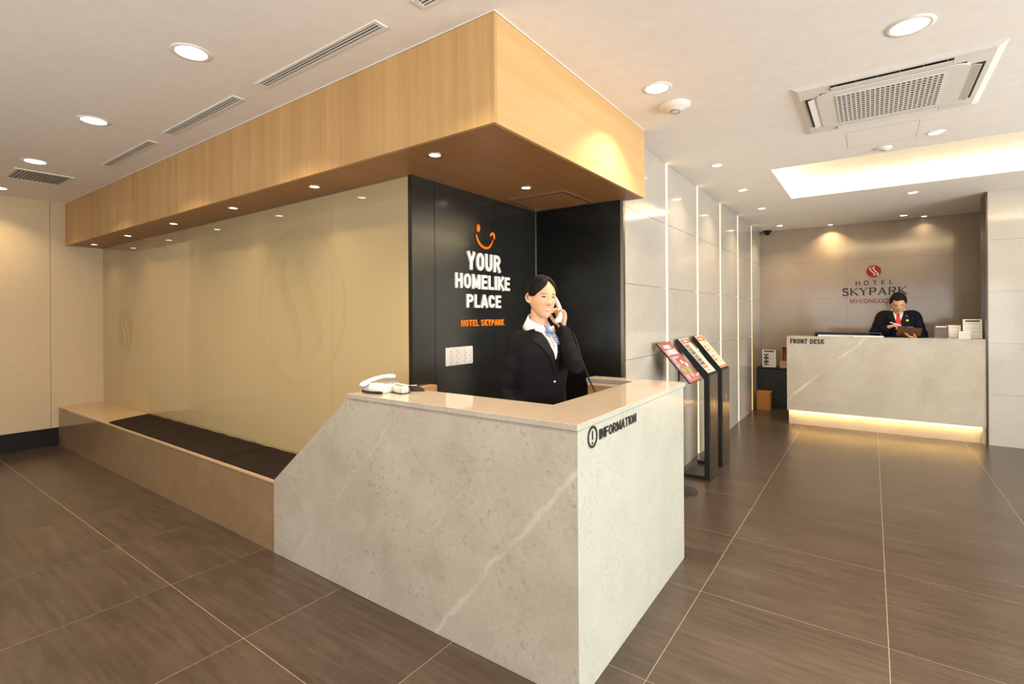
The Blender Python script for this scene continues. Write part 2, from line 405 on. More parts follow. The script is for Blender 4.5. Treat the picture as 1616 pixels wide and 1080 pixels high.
box(bm, CX0-g, CX1+g, CY0-g, CY1+g, ZC+.17, ZC+.18)
box(bm, CX0-g-.01, CX0-g, CY0-g, CY1+g, ZC+.0125, ZC+.17); box(bm, CX1+g, CX1+g+.01, CY0-g, CY1+g, ZC+.0125, ZC+.17)
box(bm, CX0-g, CX1+g, CY0-g-.01, CY0-g, ZC+.0125, ZC+.17); box(bm, CX0-g, CX1+g, CY1+g, CY1+g+.01, ZC+.0125, ZC+.17)
child_world(link('cove_lining', bm, M['cove_in']), cv_)
for (a, b, c, d) in ((CX0-.09, CX0-.06, CY0, CY1), (CX0, CX1, CY0-.09, CY0-.06), (CX0, CX1, CY1+.06, CY1+.09)):
    child_world(bx('light_tube', a, b, c, d, ZC+.02, ZC+.045, M['led_cove']), cv_)
# ------------------------------------------------------------------ setting: walls
wl = tag(bx('wall_left', XL-.1, XL-.015, 1.14, 2.3, 0, ZC, M['etch']), kind='structure')
bx('wall_panel', XL-.015, XL, 1.14, 1.6205, .206, ZC, M['cream_wall'], wl)
bx('wall_panel', XL-.015, XL, 1.6245, 2.112, .206, ZC, M['cream_wall'], wl)
tag(bx('baseboard_left', XL-.015, XL-.004, 1.14, 1.70, 0, .204, M['black_base']), kind='structure')
tag(bx('wall_hallway', -9.6, -9.5, -3.4, 1.14, 0, ZC, M['cream_wall']), kind='structure')
tag(bx('wall_hallway_end', -9.5, XL-.015, 1.14, 1.2, 0, ZC, M['cream_wall']), kind='structure')
# bench wall of back-painted glass panels
wb = tag(bx('wall_bench', XL, -2.276, YG+.012, YG+.03, 0, ZS, M['gap']), kind='structure')
xs = [XL, -7.04, -6.24, -5.44, -4.64, -3.84, -3.04, -2.276]
for a, b in zip(xs, xs[1:]): bx('glass_panel', a+.0008, b-.0008, YG, YG+.012, .40, ZS-.006, M['glass'], wb)
bx('top_trim', XL, -2.276, YG-.004, YG+.012, ZS-.006, ZS, M['trim'], wb)
# alcove of black steel panels
wa = tag(bx('wall_alcove', -2.36, -2.25, YG+.03, 3.60, 0, ZS, M['gap']), kind='structure')
bx('steel_end', -2.276, -2.243, YG-.002, YG+.03, 0, ZS, M['steel'], wa)
for a, b in ((YG+.03, 2.303), (2.307, 2.905), (2.909, 3.488)): bx('steel_panel', -2.25, -2.245, a, b, 0, ZS, M['steel'], wa)
wk = tag(bx('wall_alcove_back', -2.25, -1.50, 3.494, 3.60, 0, ZS, M['gap']), kind='structure')
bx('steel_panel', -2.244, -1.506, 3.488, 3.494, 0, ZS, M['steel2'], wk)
bx('corner_strip', -2.245, -2.240, 3.483, 3.488, 0, ZS, M['chrome'], wk)
bx('edge_strip', -1.505, XW, 3.484, 3.52, 0, ZS, M['edge'], wk)
# corridor wall: stone panels between light strips
wc = tag(bx('wall_corridor', XW-.16, XW-.045, 3.52, YB, 0, ZC, M['cream_wall']), kind='structure')
SY = [4.457, 5.43, 6.41, 7.39, 8.35]; SW = .030; RZ = [0, .565, 1.135, 1.705, 2.275, ZC]
edges = [3.52]+[q for s in SY for q in (s-SW, s+SW)]+[YB]
for k in range(0, len(edges), 2):
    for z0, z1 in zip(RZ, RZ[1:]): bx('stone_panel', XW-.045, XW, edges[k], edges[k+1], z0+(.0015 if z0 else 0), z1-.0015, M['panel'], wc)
for s in SY:
    o = bx('wall_light_strip', XW-.044, XW-.004, s-SW+.002, s+SW-.002, .012, ZC-.004, M['led'])
names = ['nearest to the black alcove', 'second from the black alcove', 'third from the black alcove, in the middle of the five', 'fourth from the black alcove', 'furthest, next to the back wall corner']
for o, nm in zip([x for x in COL.objects if x.name.startswith('wall_light_strip')], names):
    tag(o, 'upright glowing light strip set in the stone corridor wall, '+nm, 'light strip', 'corridor light strips')
# back wall
wbk = tag(bx('wall_back', XW-.16, 2.2, YB+.012, YB+.12, 0, ZC, M['joint']), kind='structure')
xs = [XW, -.30, .92, 2.14]
for a, b in zip(xs, xs[1:]):
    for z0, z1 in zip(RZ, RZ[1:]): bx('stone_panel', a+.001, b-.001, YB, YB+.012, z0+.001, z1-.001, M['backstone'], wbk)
# pillar wall right of the front desk
wp = tag(bx('wall_pillar', 1.052, 5.1, YP+.014, YP+.35, 0, ZC, M['joint']), kind='structure')
xs = [1.052, 2.2, 3.4, 4.6, 5.1]
for a, b in zip(xs, xs[1:]):
    for z0, z1 in zip(RZ, RZ[1:]): bx('stone_panel', a+.001, b-.001, YP, YP+.014, z0+.001, z1-.001, M['panel'], wp)
tag(bx('trim_1', 1.040, 1.052, YP+.002, YP+.35, 0, ZC, M['bronze']), kind='structure')
tag(bx('wall_office', 2.14, 2.25, YP+.35, YB, 0, ZC, M['backstone']), kind='structure')
# street side walls (out of frame) with big windows
we = bmesh.new()
box(we, 5.0, 5.12, -3.4, 7.7, 0, .12); box(we, 5.0, 5.12, -3.4, 7.7, 2.55, ZC)
for y in (-3.4, -.75, 1.4, 3.6, 5.9, 7.5): box(we, 5.0, 5.12, y, y+.12, .12, 2.55)
tag(link('wall_east', we, M['cream_wall']), kind='structure')
we = bmesh.new()
box(we, -9.6, 5.0, -3.4, -3.2, 0, .12); box(we, -9.6, 5.0, -3.4, -3.2, 2.55, ZC)
for x in (-4.5, -2.2, 0, 2.3, 4.9): box(we, x, x+.1, -3.4, -3.2, .12, 2.55)
box(we, -9.6, -4.4, -3.4, -3.2, .12, 2.55)
tag(link('wall_south', we, M['cream_wall']), kind='structure')

# ------------------------------------------------------------------ oak canopy
can = thing('canopy', 'oak-clad bulkhead hanging over the bench and the information desk', 'canopy')
sx_ = [XL, -6.70, -5.665, -4.60, -3.53, -2.442, -1.343]
XCR, YCR = -1.343, 3.554
for a, b in zip(sx_, sx_[1:]): bx('front_panel', a+.0015, b-(.0015 if b < -2 else 0), YF, YF+.018, ZS, ZC-.006, M['wood_v'], can)
bx('side_panel', XCR-.018, XCR, YF+.0185, YCR, ZS, ZC-.006, M['wood_y'], can)
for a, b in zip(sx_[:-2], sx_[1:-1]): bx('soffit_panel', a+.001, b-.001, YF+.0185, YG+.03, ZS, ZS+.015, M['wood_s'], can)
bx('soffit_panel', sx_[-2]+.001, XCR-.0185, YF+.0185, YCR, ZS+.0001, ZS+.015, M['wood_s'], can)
bm = bmesh.new(); box(bm, XL, XCR-.004, YF+.004, YF+.02, ZC-.006, ZC); box(bm, XCR-.02, XCR-.004, YF+.02, YCR, ZC-.006, ZC)
link('shadow_gap', bm, M['gap'], can)
bm = bmesh.new(); box(bm, XL, XCR+.004, YF-.004, YF, ZC-.005, ZC); box(bm, XCR, XCR+.004, YF, YCR, ZC-.005, ZC)
link('ceiling_bead', bm, M['white'], can)
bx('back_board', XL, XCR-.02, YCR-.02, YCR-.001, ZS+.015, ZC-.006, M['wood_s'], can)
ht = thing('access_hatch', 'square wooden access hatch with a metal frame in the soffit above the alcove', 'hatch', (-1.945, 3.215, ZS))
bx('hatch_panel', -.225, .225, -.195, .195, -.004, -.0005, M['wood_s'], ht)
bm = bmesh.new()
for (a, b, c, d) in ((-.237, .237, -.207, -.195), (-.237, .237, .195, .207), (-.237, -.225, -.195, .195), (.225, .237, -.195, .195)): box(bm, a, b, c, d, -.006, -.0002)
link('hatch_frame', bm, M['chrome'], ht)

# ------------------------------------------------------------------ bench
bench = thing('marble_bench', 'long low beige marble bench running along the glass wall to the left wall', 'bench', (-5, 1.9, 0))
def cw(o, p): o.parent = p; o.matrix_parent_inverse = Matrix.Translation(p.location).inverted(); return o
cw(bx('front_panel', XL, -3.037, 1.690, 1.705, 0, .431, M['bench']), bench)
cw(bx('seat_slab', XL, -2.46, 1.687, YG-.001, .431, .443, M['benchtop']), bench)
cw(bx('bench_core', XL, -2.46, 1.706, YG-.001, 0, .43, M['grout']), bench)
def cushion(nm, x0, x1, sk, label):
    bm = bmesh.new(); nx, ny = 40, 12; T = {}
    z0 = .4435
    for k, top in ((0, 0), (1, 1)):
        for i in range(nx+1):
            for j in range(ny+1):
                u, v = i/nx, j/ny
                x = x0+(x1-x0)*u+sk*(1-v)*(1 if u < .5 else 0)*0; y = 1.708+.392*v
                if x0 < -6: x -= .16*v*(1-u)
                z = z0
                if top:
                    e = min(u*(x1-x0), (1-u)*(x1-x0), v*.4, (1-v)*.4)
                    z = z0+.022*min(1, (e/.02+.15))**.5
                    for c in cr.get(nm, ()): z -= .006*math.exp(-((x-c-.05*math.sin(v*4+c))/.012)**2)
                    z += .0015*math.sin(x*23+v*7)
                T[k, i, j] = bm.verts.new((x, y, z))
    for i in range(nx):
        for j in range(ny):
            bm.faces.new((T[1, i, j], T[1, i+1, j], T[1, i+1, j+1], T[1, i, j+1]))
            bm.faces.new((T[0, i, j], T[0, i, j+1], T[0, i+1, j+1], T[0, i+1, j]))
    for i in range(nx):
        for j in (0, ny): bm.faces.new((T[0, i, j], T[0, i+1, j], T[1, i+1, j], T[1, i, j]))
    for j in range(ny):
        for i in (0, nx): bm.faces.new((T[0, i, j], T[0, i, j+1], T[1, i, j+1], T[1, i, j]))
    tag(link('bench_cushion', bm, M['cushion'], smooth=True), label, 'cushion', 'bench cushions')
cr = {'a': (-5.35, -4.75, -4.45, -4.05, -3.9), 'b': (-3.30,)}
cushion('a', -6.08, -3.785, 0, 'long thin dark brown seat cushion on the marble bench, the far creased one')
cushion('b', -3.775, -2.95, 0, 'short dark brown seat cushion on the bench beside the sloped desk end')

# ------------------------------------------------------------------ information desk
desk = thing('information_desk', 'L-shaped grey marble information desk with one sloped end', 'desk', (-1.8, 2.2, 0))
HD = 1.058
XR0, XR1 = -.903, -.927      # right face, near and far
bm = bmesh.new(); prism(bm, [(-3.036, .002), (XR0-.002, .002), (XR0-.002, HD-.0265), (-2.296, HD-.0265), (-2.31, HD-.04), (-3.036, .452)], 'y', 1.684, 1.704)
cw(link('front_panel', bm, M['desk']), desk)
bm = bmesh.new(); prism(bm, [(XR0, 1.6842), (XR1, 3.07), (XR1-.02, 3.07), (XR0-.02, 1.7045), (XR0-.0018, 1.7045), (XR0-.0018, 1.6842)], 'z', .002, HD-.0265)
cw(link('side_panel', bm, M['desk_daylit']), desk)
bm = bmesh.new(); prism(bm, [(-2.285, 1.680), (XR0+.002, 1.680), (XR1+.002, 3.105), (-1.53, 3.105), (-1.53, 2.975), (-1.205, 2.975), (-1.195, 1.995), (-2.27, 1.995)], 'z', HD-.025, HD)
bmesh.ops.bevel(bm, geom=[e for e in bm.edges], offset=.0012, segments=1, affect='EDGES'); bm.normal_update()
for f in bm.faces:
    if abs(f.normal.z) < .5: f.material_index = 2 if abs(f.normal.x) > .5 else 1  # one stone slab; right-hand edges take the daylight-tinted copy
cw(link('countertop', bm, [M['top'], M['desk'], M['desk_daylit']]), desk)
bm = bmesh.new(); prism(bm, [(-2.28, 1.6835), (XR0-.0005, 1.6835), (XR1-.0005, 3.08), (XR1-.018, 3.08), (XR0-.018, 1.70), (-2.28, 1.70)], 'z', HD-.0262, HD-.0252)
cw(link('joint_line', bm, M['gap']), desk)
cw(bx('inner_panel', -2.26, -1.22, 1.985, 1.99, .05, HD-.03, M['wood_in']), desk)
cw(bx('inner_panel', -1.20, -1.195, 1.99, 2.98, .05, HD-.03, M['wood_in']), desk)
cw(bx('return_panel', -1.523, -1.20, 2.985, 3.095, .02, HD-.045, M['wood_in']), desk)
cw(bx('worktop', -1.42, -1.205, 2.30, 2.98, .76, .785, M['wood_in']), desk)
cw(bx('end_panel', -2.285, -2.262, 1.705, 1.99, .02, HD-.03, M['wood_in']), desk)
cw(bx('shelf', -2.243, -2.19, 2.01, 2.262, .02, 1.045, M['wood_in']), desk)
cw(bx('underlip', -1.525, -1.2, 2.982, 3.098, HD-.045, HD-.026, M['whitepaper']), desk)
def desk_letters():
    xa = lambda y: XR0+(XR1-XR0)*(y-1.684)/(3.07-1.684)
    xd_ = Vector((XR1-XR0, 3.07-1.684, 0))
    sg = thing('information_lettering', 'black raised word INFORMATION with a ringed exclamation mark on the desk side', 'lettering', (0, 0, 0))
    letters('INFORMATION', .042, .0025, M['letter_black'], sg, (xa(1.872)+.0005, 1.872, .963), xd_, (0, 0, 1), .413, t=.17)
    bm = bmesh.new(); mt = Matrix.Translation((xa(1.81)+.0005, 1.81, .987)) @ Matrix.Rotation(math.atan2(XR1-XR0, 1.386)*-1, 4, 'Z') @ Matrix.Rotation(PI/2, 4, 'Y')
    lathe(bm, [(.034, 0), (.044, 0), (.044, .0025), (.034, .0025), (.034, 0)], 40, mt)
    link('ring', bm, M['letter_black'], sg)
    bm = bmesh.new(); x0 = xa(1.81)
    box(bm, x0, x0+.0025, 1.806, 1.814, .975, 1.010); box(bm, x0, x0+.0025, 1.8055, 1.8145, .958, .967)
    link('exclamation_mark', bm, M['letter_black'], sg)
desk_letters()

# ------------------------------------------------------------------ alcove lettering
sg = thing('slogan_lettering', 'raised white words YOUR HOMELIKE PLACE on the black alcove wall', 'lettering', (-2.245, 2.8, 1.7))
for s, y0, y1, z0, sz in (('YOUR', 2.612, 2.986, 1.788, .125), ('HOMELIKE', 2.489, 3.105, 1.658, .101), ('PLACE', 2.603, 2.991, 1.527, .092)):
    letters(s, sz, .010, M['letter_white'], sg, (-2.2449, y0, z0), (0, 1, 0), (0, 0, 1), y1-y0, t=.195)
sg = thing('hotel_name_lettering', 'small orange words HOTEL SKYPARK below the white slogan', 'lettering', (-2.245, 2.8, 1.4))
letters('HOTEL SKYPARK', .044, .007, M['letter_orange'], sg, (-2.2449, 2.549, 1.399), (0, 1, 0), (0, 0, 1), .48, t=.20)
sg = thing('smile_emblem', 'orange winking smile emblem above the white slogan', 'emblem', (-2.245, 2.8, 2.0))
bm = bmesh.new()
pth = smooth_path([(-2.236, 2.705, 2.032), (-2.236, 2.728, 1.988), (-2.236, 2.775, 1.958), (-2.236, 2.83, 1.955), (-2.236, 2.873, 1.985), (-2.236, 2.893, 2.018)], 6)
n = len(pth); tube(bm, pth, [.0045+.0065*math.sin(PI*min(1, (i+2)/n)) for i in range(n)], 10)
cw(link('mouth', bm, M['letter_orange'], smooth=True), sg)
bm = bmesh.new(); tube(bm, smooth_path([(-2.236, 2.865, 2.050), (-2.236, 2.885, 2.066), (-2.236, 2.905, 2.054), (-2.236, 2.91, 2.03)], 5), [.007, .008, .009, .010, .011, .011, .012, .012, .011, .011, .011, .010, .009, .008, .007, .006][:16], 10)
cw(link('winking_eye', bm, M['letter_orange'], smooth=True), sg)
bm = bmesh.new(); tube(bm, [(-2.236, 2.726, 2.066), (-2.236, 2.726, 2.088), (-2.236, 2.727, 2.104)], [.012, .017, .010], 12)
cw(link('eye', bm, M['letter_orange'], smooth=True), sg)
sp = thing('switch_plate', 'white multi-gang switch and socket plate on the black alcove wall', 'switch plate', (-2.245, 2.527, 1.204))
bx('plate', 0, .012, -.132, .132, -.060, .060, M['white'], sp, bev=.004)
for k in range(4):
    y = -.105+.062*k+(.012 if k > 1 else 0)
    bm = bmesh.new()
    for q in range(5): box(bm, .0121, .0155, y, y+.034, -.047+.0185*q, -.032+.0185*q)
    link('rocker_switch', bm, M['whitepaper'], sp)
    bm = bmesh.new()
    for q in range(5): box(bm, .0155, .0160, y+.006+.01*(q % 2), y+.012+.01*(q % 2), -.043+.0185*q, -.036+.0185*q)
    link('switch_print', bm, M['dkgrey'], sp)

# glass wall etched emblem
def stroke(pts, wds, plane_y, dy, bm, mi=0):
    """flat ribbon in the XZ plane, raised by dy towards -y"""
    pts = [Vector((p[0], p[1])) for p in pts]; L = []; R = []
    for i, p in enumerate(pts):
        t = (pts[min(i+1, len(pts)-1)]-pts[max(i-1, 0)]).normalized(); nrm = Vector((-t.y, t.x)); wd = wds[i] if isinstance(wds, list) else wds
        L.append(p+nrm*wd/2); R.append(p-nrm*wd/2)
    A = [[bm.verts.new((q.x, y, q.y)) for q in S] for y in (plane_y, plane_y-dy) for S in (L, R)]
    l0, r0, l1, r1 = A
    for i in range(len(pts)-1):
        for a, b in ((l0, r0), (l1, r1), (l0, l1), (r0, r1)):
            bm.faces.new((a[i], a[i+1], b[i+1], b[i])).material_index = mi
    for i in (0, -1): bm.faces.new((l0[i], r0[i], r1[i], l1[i])).material_index = mi
def circ(cx, cz, rx, rz, n=48): return [(cx+rx*math.cos(2*PI*k/n), cz+rz*math.sin(2*PI*k/n)) for k in range(n+1)]
def spath(pts): return [(p.x, p.y) for p in smooth_path([(a, b, 0) for a, b in pts], 6)]
def emblem(cx, cz, r, y, label, fill, ringm, curlm, dz=.0006):
    t = thing('etched_emblem', label, 'emblem', (cx, y, cz))
    if fill:
        bm = bmesh.new(); prism(bm, circ(cx, cz, r*.86, r*.90)[:-1], 'y', y-dz, y); cw(link('disc', bm, M[fill]), t)
    bm = bmesh.new(); stroke(circ(cx, cz, r, r*1.04), r*.07, y, dz, bm); cw(link('ring', bm, M[ringm]), t)
    for k, dx in ((0, -.22), (1, .24)):
        q = .10*k-.05
        s = spath([(cx+(dx-.10)*r, cz+(.70+q)*r), (cx+(dx-.20)*r, cz+(.52+q)*r), (cx+(dx-.13)*r, cz+(.30+q)*r), (cx+(dx+.04)*r, cz+q*r), (cx+(dx+.20)*r, cz+(-.32+q)*r), (cx+(dx+.20)*r, cz+(-.55+q)*r), (cx+(dx+.06)*r, cz+(-.72+q)*r)])
        n = len(s); bm = bmesh.new(); stroke(s, [r*(.05+.16*math.sin(PI*(i+.5)/n)) for i in range(n)], y-dz, dz, bm); cw(link('curl', bm, M[curlm]), t)
emblem(-6.955, 1.33, .245, YG, 'faint brown etched round emblem on the cream glass wall above the bench', 'etch', 'etch', 'glass')
emblem(-3.45, 1.55, .55, YG, 'very large faint round emblem on the cream glass wall near the desk', None, 'etch2', 'etch2', .0003)

# ------------------------------------------------------------------ ceiling fixtures
def downlight(x, y, z, r, power, lens, label, cat='ceiling light', group=None, col=WARM, spread=2.0, ringm='white'):
    t = thing('ceiling_downlight', label, cat, (x, y, z), group=group)
    bm = bmesh.new(); lathe(bm, [(r*.86, -.0035), (r*.97, -.006), (r*1.14, -.002), (r*1.14, 0), (r*.86, 0), (r*.86, -.0035)], 32); link('trim_ring', bm, M[ringm], t, smooth=True)
    bm = bmesh.new(); lathe(bm, [(0, -.003), (r*.85, -.0015), (r*.85, -.0002), (0, -.0002)], 32); link('lens', bm, M[lens], t)
    if power: area('lamp', (0, 0, -.008), (0, 0, -1), r*1.6, 0, power, col, 'DISK', spread, t)
    return t
G1 = 'large round downlights over the lobby floor'
for x, lb in ((-2.8, 'large bright round downlight in the ceiling nearest above the left floor'), (-4.3, 'large round downlight, second in the left ceiling row'), (-5.82, 'large round downlight beside the square ceiling vent'), (-7.3, 'large round downlight cut by the left frame edge')):
    downlight(x, 1.135, ZC, .082, P_BIG*(1 if x > -3 else .95 if x > -5 else .85 if x > -7 else .35), 'lens_big', lb, group=G1, col=WARM if x > -5 else (1, .74, .45))
for x, q in ((-1.3, 'in line with the canopy edge'), (.2, 'straight ahead of the camera'), (1.7, 'right of the camera')): downlight(x, 1.135 if x < 1 else .9, ZC, .082, P_BIG, 'lens_big', 'large round downlight above the top picture edge, '+q, group=G1)
for y in (-1.4,):
    for x, q in ((-5.8, 'leftmost'), (-3, 'second from the left'), (-.2, 'third from the left'), (2.6, 'rightmost')): downlight(x, y, ZC, .082, P_BIG, 'lens_big', 'large round downlight of the row behind the camera, '+q, group=G1)
downlight(.152, 3.0, ZC, .085, P_BIG, 'lens_big', 'large bright round downlight above the air conditioner cassette', group=G1)
downlight(-1.028, 2.931, ZC, .075, P_BIG, 'lens_big', 'large round downlight beside the oak canopy and smoke detector', group=G1)
downlight(1.6, 3.0, ZC, .082, P_BIG, 'lens_big', 'large round ceiling downlight right of the air conditioner', group=G1)
G2 = 'small round downlights along the corridor'
for y, lb in ((4.768, 'small corridor downlight nearest the oak canopy'), (5.885, 'small corridor downlight, second from the oak canopy'), (7.054, 'small corridor downlight, third from the oak canopy'), (8.60, 'small corridor downlight near the black dome camera')):
    downlight(-1.13, y, ZC, .045, P_SMALL, 'lens_small', lb, group=G2)
downlight(.395, 4.882, ZC, .05, P_SMALL, 'lens_small', 'small downlight just past the ceiling access panel', group=G2)
downlight(.377, 7.157, ZC, .05, P_SMALL, 'lens_small', 'small downlight between the light cove and the front desk', group=G2)
downlight(.364, 8.74, ZC, .045, P_SMALL*.5, 'lens_small', 'small downlight over the front desk clerk, nearer of two', group=G2)
downlight(.60, 9.0, ZC, .035, P_SMALL*.2, 'lens_small', 'tiny downlight close to the back wall', group=G2)
downlight(-.50, 8.98, ZC, .035, 4.5, 'lens_small', 'warm wall-washing downlight above the hotel sign', group=G2, col=WARMER)
downlight(2.2, 4.9, ZC, .05, P_SMALL, 'lens_small', 'small downlight right of the access panel, outside the picture', group=G2)
G3 = 'small downlights in the canopy soffit'
for i, (x, y) in enumerate(((-1.869, 1.925), (-1.865, 2.778), (-2.955, 1.925), (-4.033, 1.925), (-5.132, 1.925), (-6.25, 1.925), (-7.30, 1.925))):
    lb = ['over the information counter', 'over the black alcove', 'first over the bench from the desk', 'second over the bench from the desk', 'third over the bench from the desk', 'fourth over the bench from the desk', 'over the far bench end by the left wall'][i]
    downlight(x, y, ZS, .034, P_CAN if i < 2 else .35, 'lens_small', 'small recessed spot in the oak soffit '+lb, group=G3, ringm='trim', spread=1.5, col=WARM if i < 3 else (1, .74, .45))
# linear diffusers
for i, (a, b) in enumerate(((-1.585, -.53), (-2.877, -1.822), (-4.197, -3.137), (-5.505, -4.445))):
    lb = ['slot diffuser cut by the top frame edge', 'longest-looking slot diffuser, nearest the camera along the canopy', 'middle slot diffuser along the canopy', 'furthest slot diffuser along the canopy'][i]
    t = thing('slot_diffuser', 'white linear ceiling air diffuser, '+lb, 'air vent', ((a+b)/2, 1.533, ZC), group='linear slot diffusers')
    L = (b-a)/2; W = .036
    bm = bmesh.new(); box(bm, -L, L, -W, -W+.014, -.006, 0); box(bm, -L, L, W-.014, W, -.006, 0); box(bm, -L, -L+.02, -W+.014, W-.014, -.006, 0); box(bm, L-.02, L, -W+.014, W-.014, -.006, 0)
    link('frame', bm, M['trim_w'] if 'trim_w' in M else M['white'], t)
    bx('slot', -L+.02, L-.02, -W+.014, W-.014, -.0008, -.0002, M['black'], t)
    for q in (-.009, .009): bx('blade', -L+.02, L-.02, q-.003, q+.003, -.005, -.0009, M['white'], t)
t = thing('ceiling_vent', 'square grey louvred ceiling vent at the far left', 'air vent', (-6.43, 1.28, ZC))
bm = bmesh.new()
for (a, b, c, d) in ((-.24, .24, -.21, -.185), (-.24, .24, .185, .21), (-.24, -.215, -.185, .185), (.215, .24, -.185, .185)): box(bm, a, b, c, d, -.008, 0)
link('frame', bm, M['white'], t); bx('backing', -.215, .215, -.185, .185, -.0012, -.0002, M['dkgrey'], t)
for q in range(14):
    y = -.175+.027*q; bx('slat', -.214, .214, y-.0085, y+.0085, -.006, -.003, M['grey'], t, mt=None)
# air conditioner cassette
ac = thing('air_conditioner', 'square white ceiling cassette air conditioner with a perforated grille', 'air conditioner', (.083, 3.885, ZC))
bm = bmesh.new(); R0 = .475
lathe_p = None
def frame_sq(bm, r0, r1, z0, z1):
    for (a, b, c, d) in ((-r1, r1, -r1, -r0), (-r1, r1, r0, r1), (-r1, -r0, -r0, r0), (r0, r1, -r0, r0)): box(bm, a, b, c, d, z0, z1)
o_ = [(-.475, 0), (.475, 0), (.445, -.028), (-.445, -.028)]
V = []
for (r, z) in ((.475, 0), (.468, -.006), (.44, -.026), (.335, -.030), (.335, 0)):
    V.append([bm.verts.new((sx*r, sy*r*.98, z)) for sx, sy in ((-1, -1), (1, -1), (1, 1), (-1, 1))])
for A, B in zip(V, V[1:]+V[:1]):
    for k in range(4): bm.faces.new((A[k], A[(k+1) % 4], B[(k+1) % 4], B[k]))
link('flange', bm, M['white'], ac); ac.scale = (1, 1, .6)
def rrect(w, h, r, n=6):
    pts = []
    for cx, cy, a0 in ((w-r, h-r, 0), (-w+r, h-r, PI/2), (-w+r, -h+r, PI), (w-r, -h+r, 1.5*PI)):
        for k in range(n+1): a = a0+PI/2*k/n; pts.append((cx+r*math.cos(a), cy+r*math.sin(a)))
    return pts
bm = bmesh.new(); prism(bm, rrect(.355, .325, .07), 'z', -.040, -.031)
link('grille_panel', bm, M['white'], ac)
bm = bmesh.new(); box(bm, -.252, .252, -.25, .26, -.0408, -.0401); link('grille_backing', bm, M['black'], ac)
bm = bmesh.new()
for q in range(22):
    x = -.252+.024*q; box(bm, x-.0038, x+.0038, -.25, .26, -.0465, -.0409)
for q in range(15):
    y = -.25+.0364*q; box(bm, -.252, .252, y-.0045, y+.0045, -.0460, -.0410)
tag(link('grille', bm, M['white'], ac), kind='stuff')
for k in range(4):
    mt = Matrix.Rotation(PI/2*k, 4, 'Z')
    bx('air_slot', -.275, .275, -.415, -.345, -.0302, -.0285, M['black'], ac, mt=mt)
    tilt = Matrix.Translation((0, -.375, -.036)) @ Matrix.Rotation(math.radians([8, 24, 10, 24][k]), 4, 'X')
    bx('louvre', -.272, .272, -.026, .030, -.003, .001, M['white'], ac, mt=mt @ tilt)
    for q in range(6):
        if k == 0: x = -.25+.1*q; bx('vane', x-.002, x+.002, -.41, -.35, -.034, -.0303, M['grey'], ac, mt=mt)
ah = thing('ceiling_access_panel', 'square flush access panel in the ceiling behind the air conditioner', 'hatch', (.065, 4.71, ZC))
bm = bmesh.new(); frame_sq(bm, .2145, .2165, -.0006, -.0002); link('joint', bm, M['dkgrey'], ah)
bx('panel', -.2145, .2145, -.2145, .2145, -.0006, -.0002, M['ceiling'], ah)
def detector(nm, x, y, r, lb, cat):
    t = thing(nm, lb, cat, (x, y, ZC)); bm = bmesh.new()
    lathe(bm, [(0, -.045*r/.09), (r*.30, -.044*r/.09), (r*.34, -.036*r/.09), (r*.75, -.028*r/.09), (r, -.012), (r, 0), (0, 0)], 36); link('housing', bm, M['white'], t, smooth=True)
    bm = bmesh.new(); disc_ring(bm, r*.31, r*.345, -.046*r/.09, -.034*r/.09, 28); link('sensor_ring', bm, M['grey'], t)
detector('wireless_access_point', -1.018, 3.235, .095, 'round white domed detector on the ceiling beside the canopy downlight', 'detector')
detector('smoke_detector', .088, 5.075, .052, 'small white smoke detector on the ceiling at the edge of the cove', 'detector')
t = thing('dome_camera', 'small black dome security camera in the far corridor corner', 'security camera', (-1.36, 9.0, ZC)); bm = bmesh.new()
lathe(bm, [(0, -.025), (.052, -.025), (.062, -.02), (.062, 0), (0, 0)], 28); link('base', bm, M['black'], t, smooth=False)
bm = bmesh.new(); lathe(bm, [(0, -.075), (.02, -.072), (.036, -.058), (.045, -.04), (.046, -.0252), (0, -.0252)], 28); link('dome', bm, mat('dark_dome', (.01, .01, .01), .08), t, smooth=True)

# ------------------------------------------------------------------ front desk
fd = thing('front_desk', 'long beige marble front desk with a glowing recessed plinth', 'desk', (.06, 7.9, 0))
FX0, FX1, FY, FZ = -.928, 1.036, 7.631, 1.172
cw(bx('front_panel', FX0, FX1, FY, FY+.02, .185, FZ-.02, M['frontdesk']), fd)
cw(bx('side_panel', FX0, FX0+.02, FY+.0205, FY+.32, .185, FZ-.02, M['frontdesk']), fd)
cw(bx('countertop', FX0-.002, FX1, FY-.003, FY+.32, FZ-.0195, FZ, M['frontdesk']), fd)
cw(bx('plinth', FX0+.015, FX1, FY+.05, FY+.30, 0, .1845, M['top']), fd)
cw(bx('plinth_light', FX0+.03, FX1-.03, FY+.022, FY+.030, .188, .200, M['led_desk']), fd)
cw(bx('side_plate', FX1-.03, FX1, FY+.012, FY+.05, 0, .183, M['top']), fd)
cw(bx('back_panel', FX0+.03, FX1, FY+.30, FY+.315, .19, FZ-.02, M['dkgrey']), fd)
cw(bx('desk_worktop', FX0+.03, FX1, FY+.32, FY+.75, .72, .75, M['dkgrey']), fd)
ls = thing('front_desk_lettering', 'black words FRONT DESK at the top left of the marble front desk', 'lettering', (-.7, FY, 1.1))
letters('FRONT DESK', .062, .004, M['letter_black'], ls, (-.886, FY-.0001, 1.078), (1, 0, 0), (0, 0, 1), .384, t=.22)

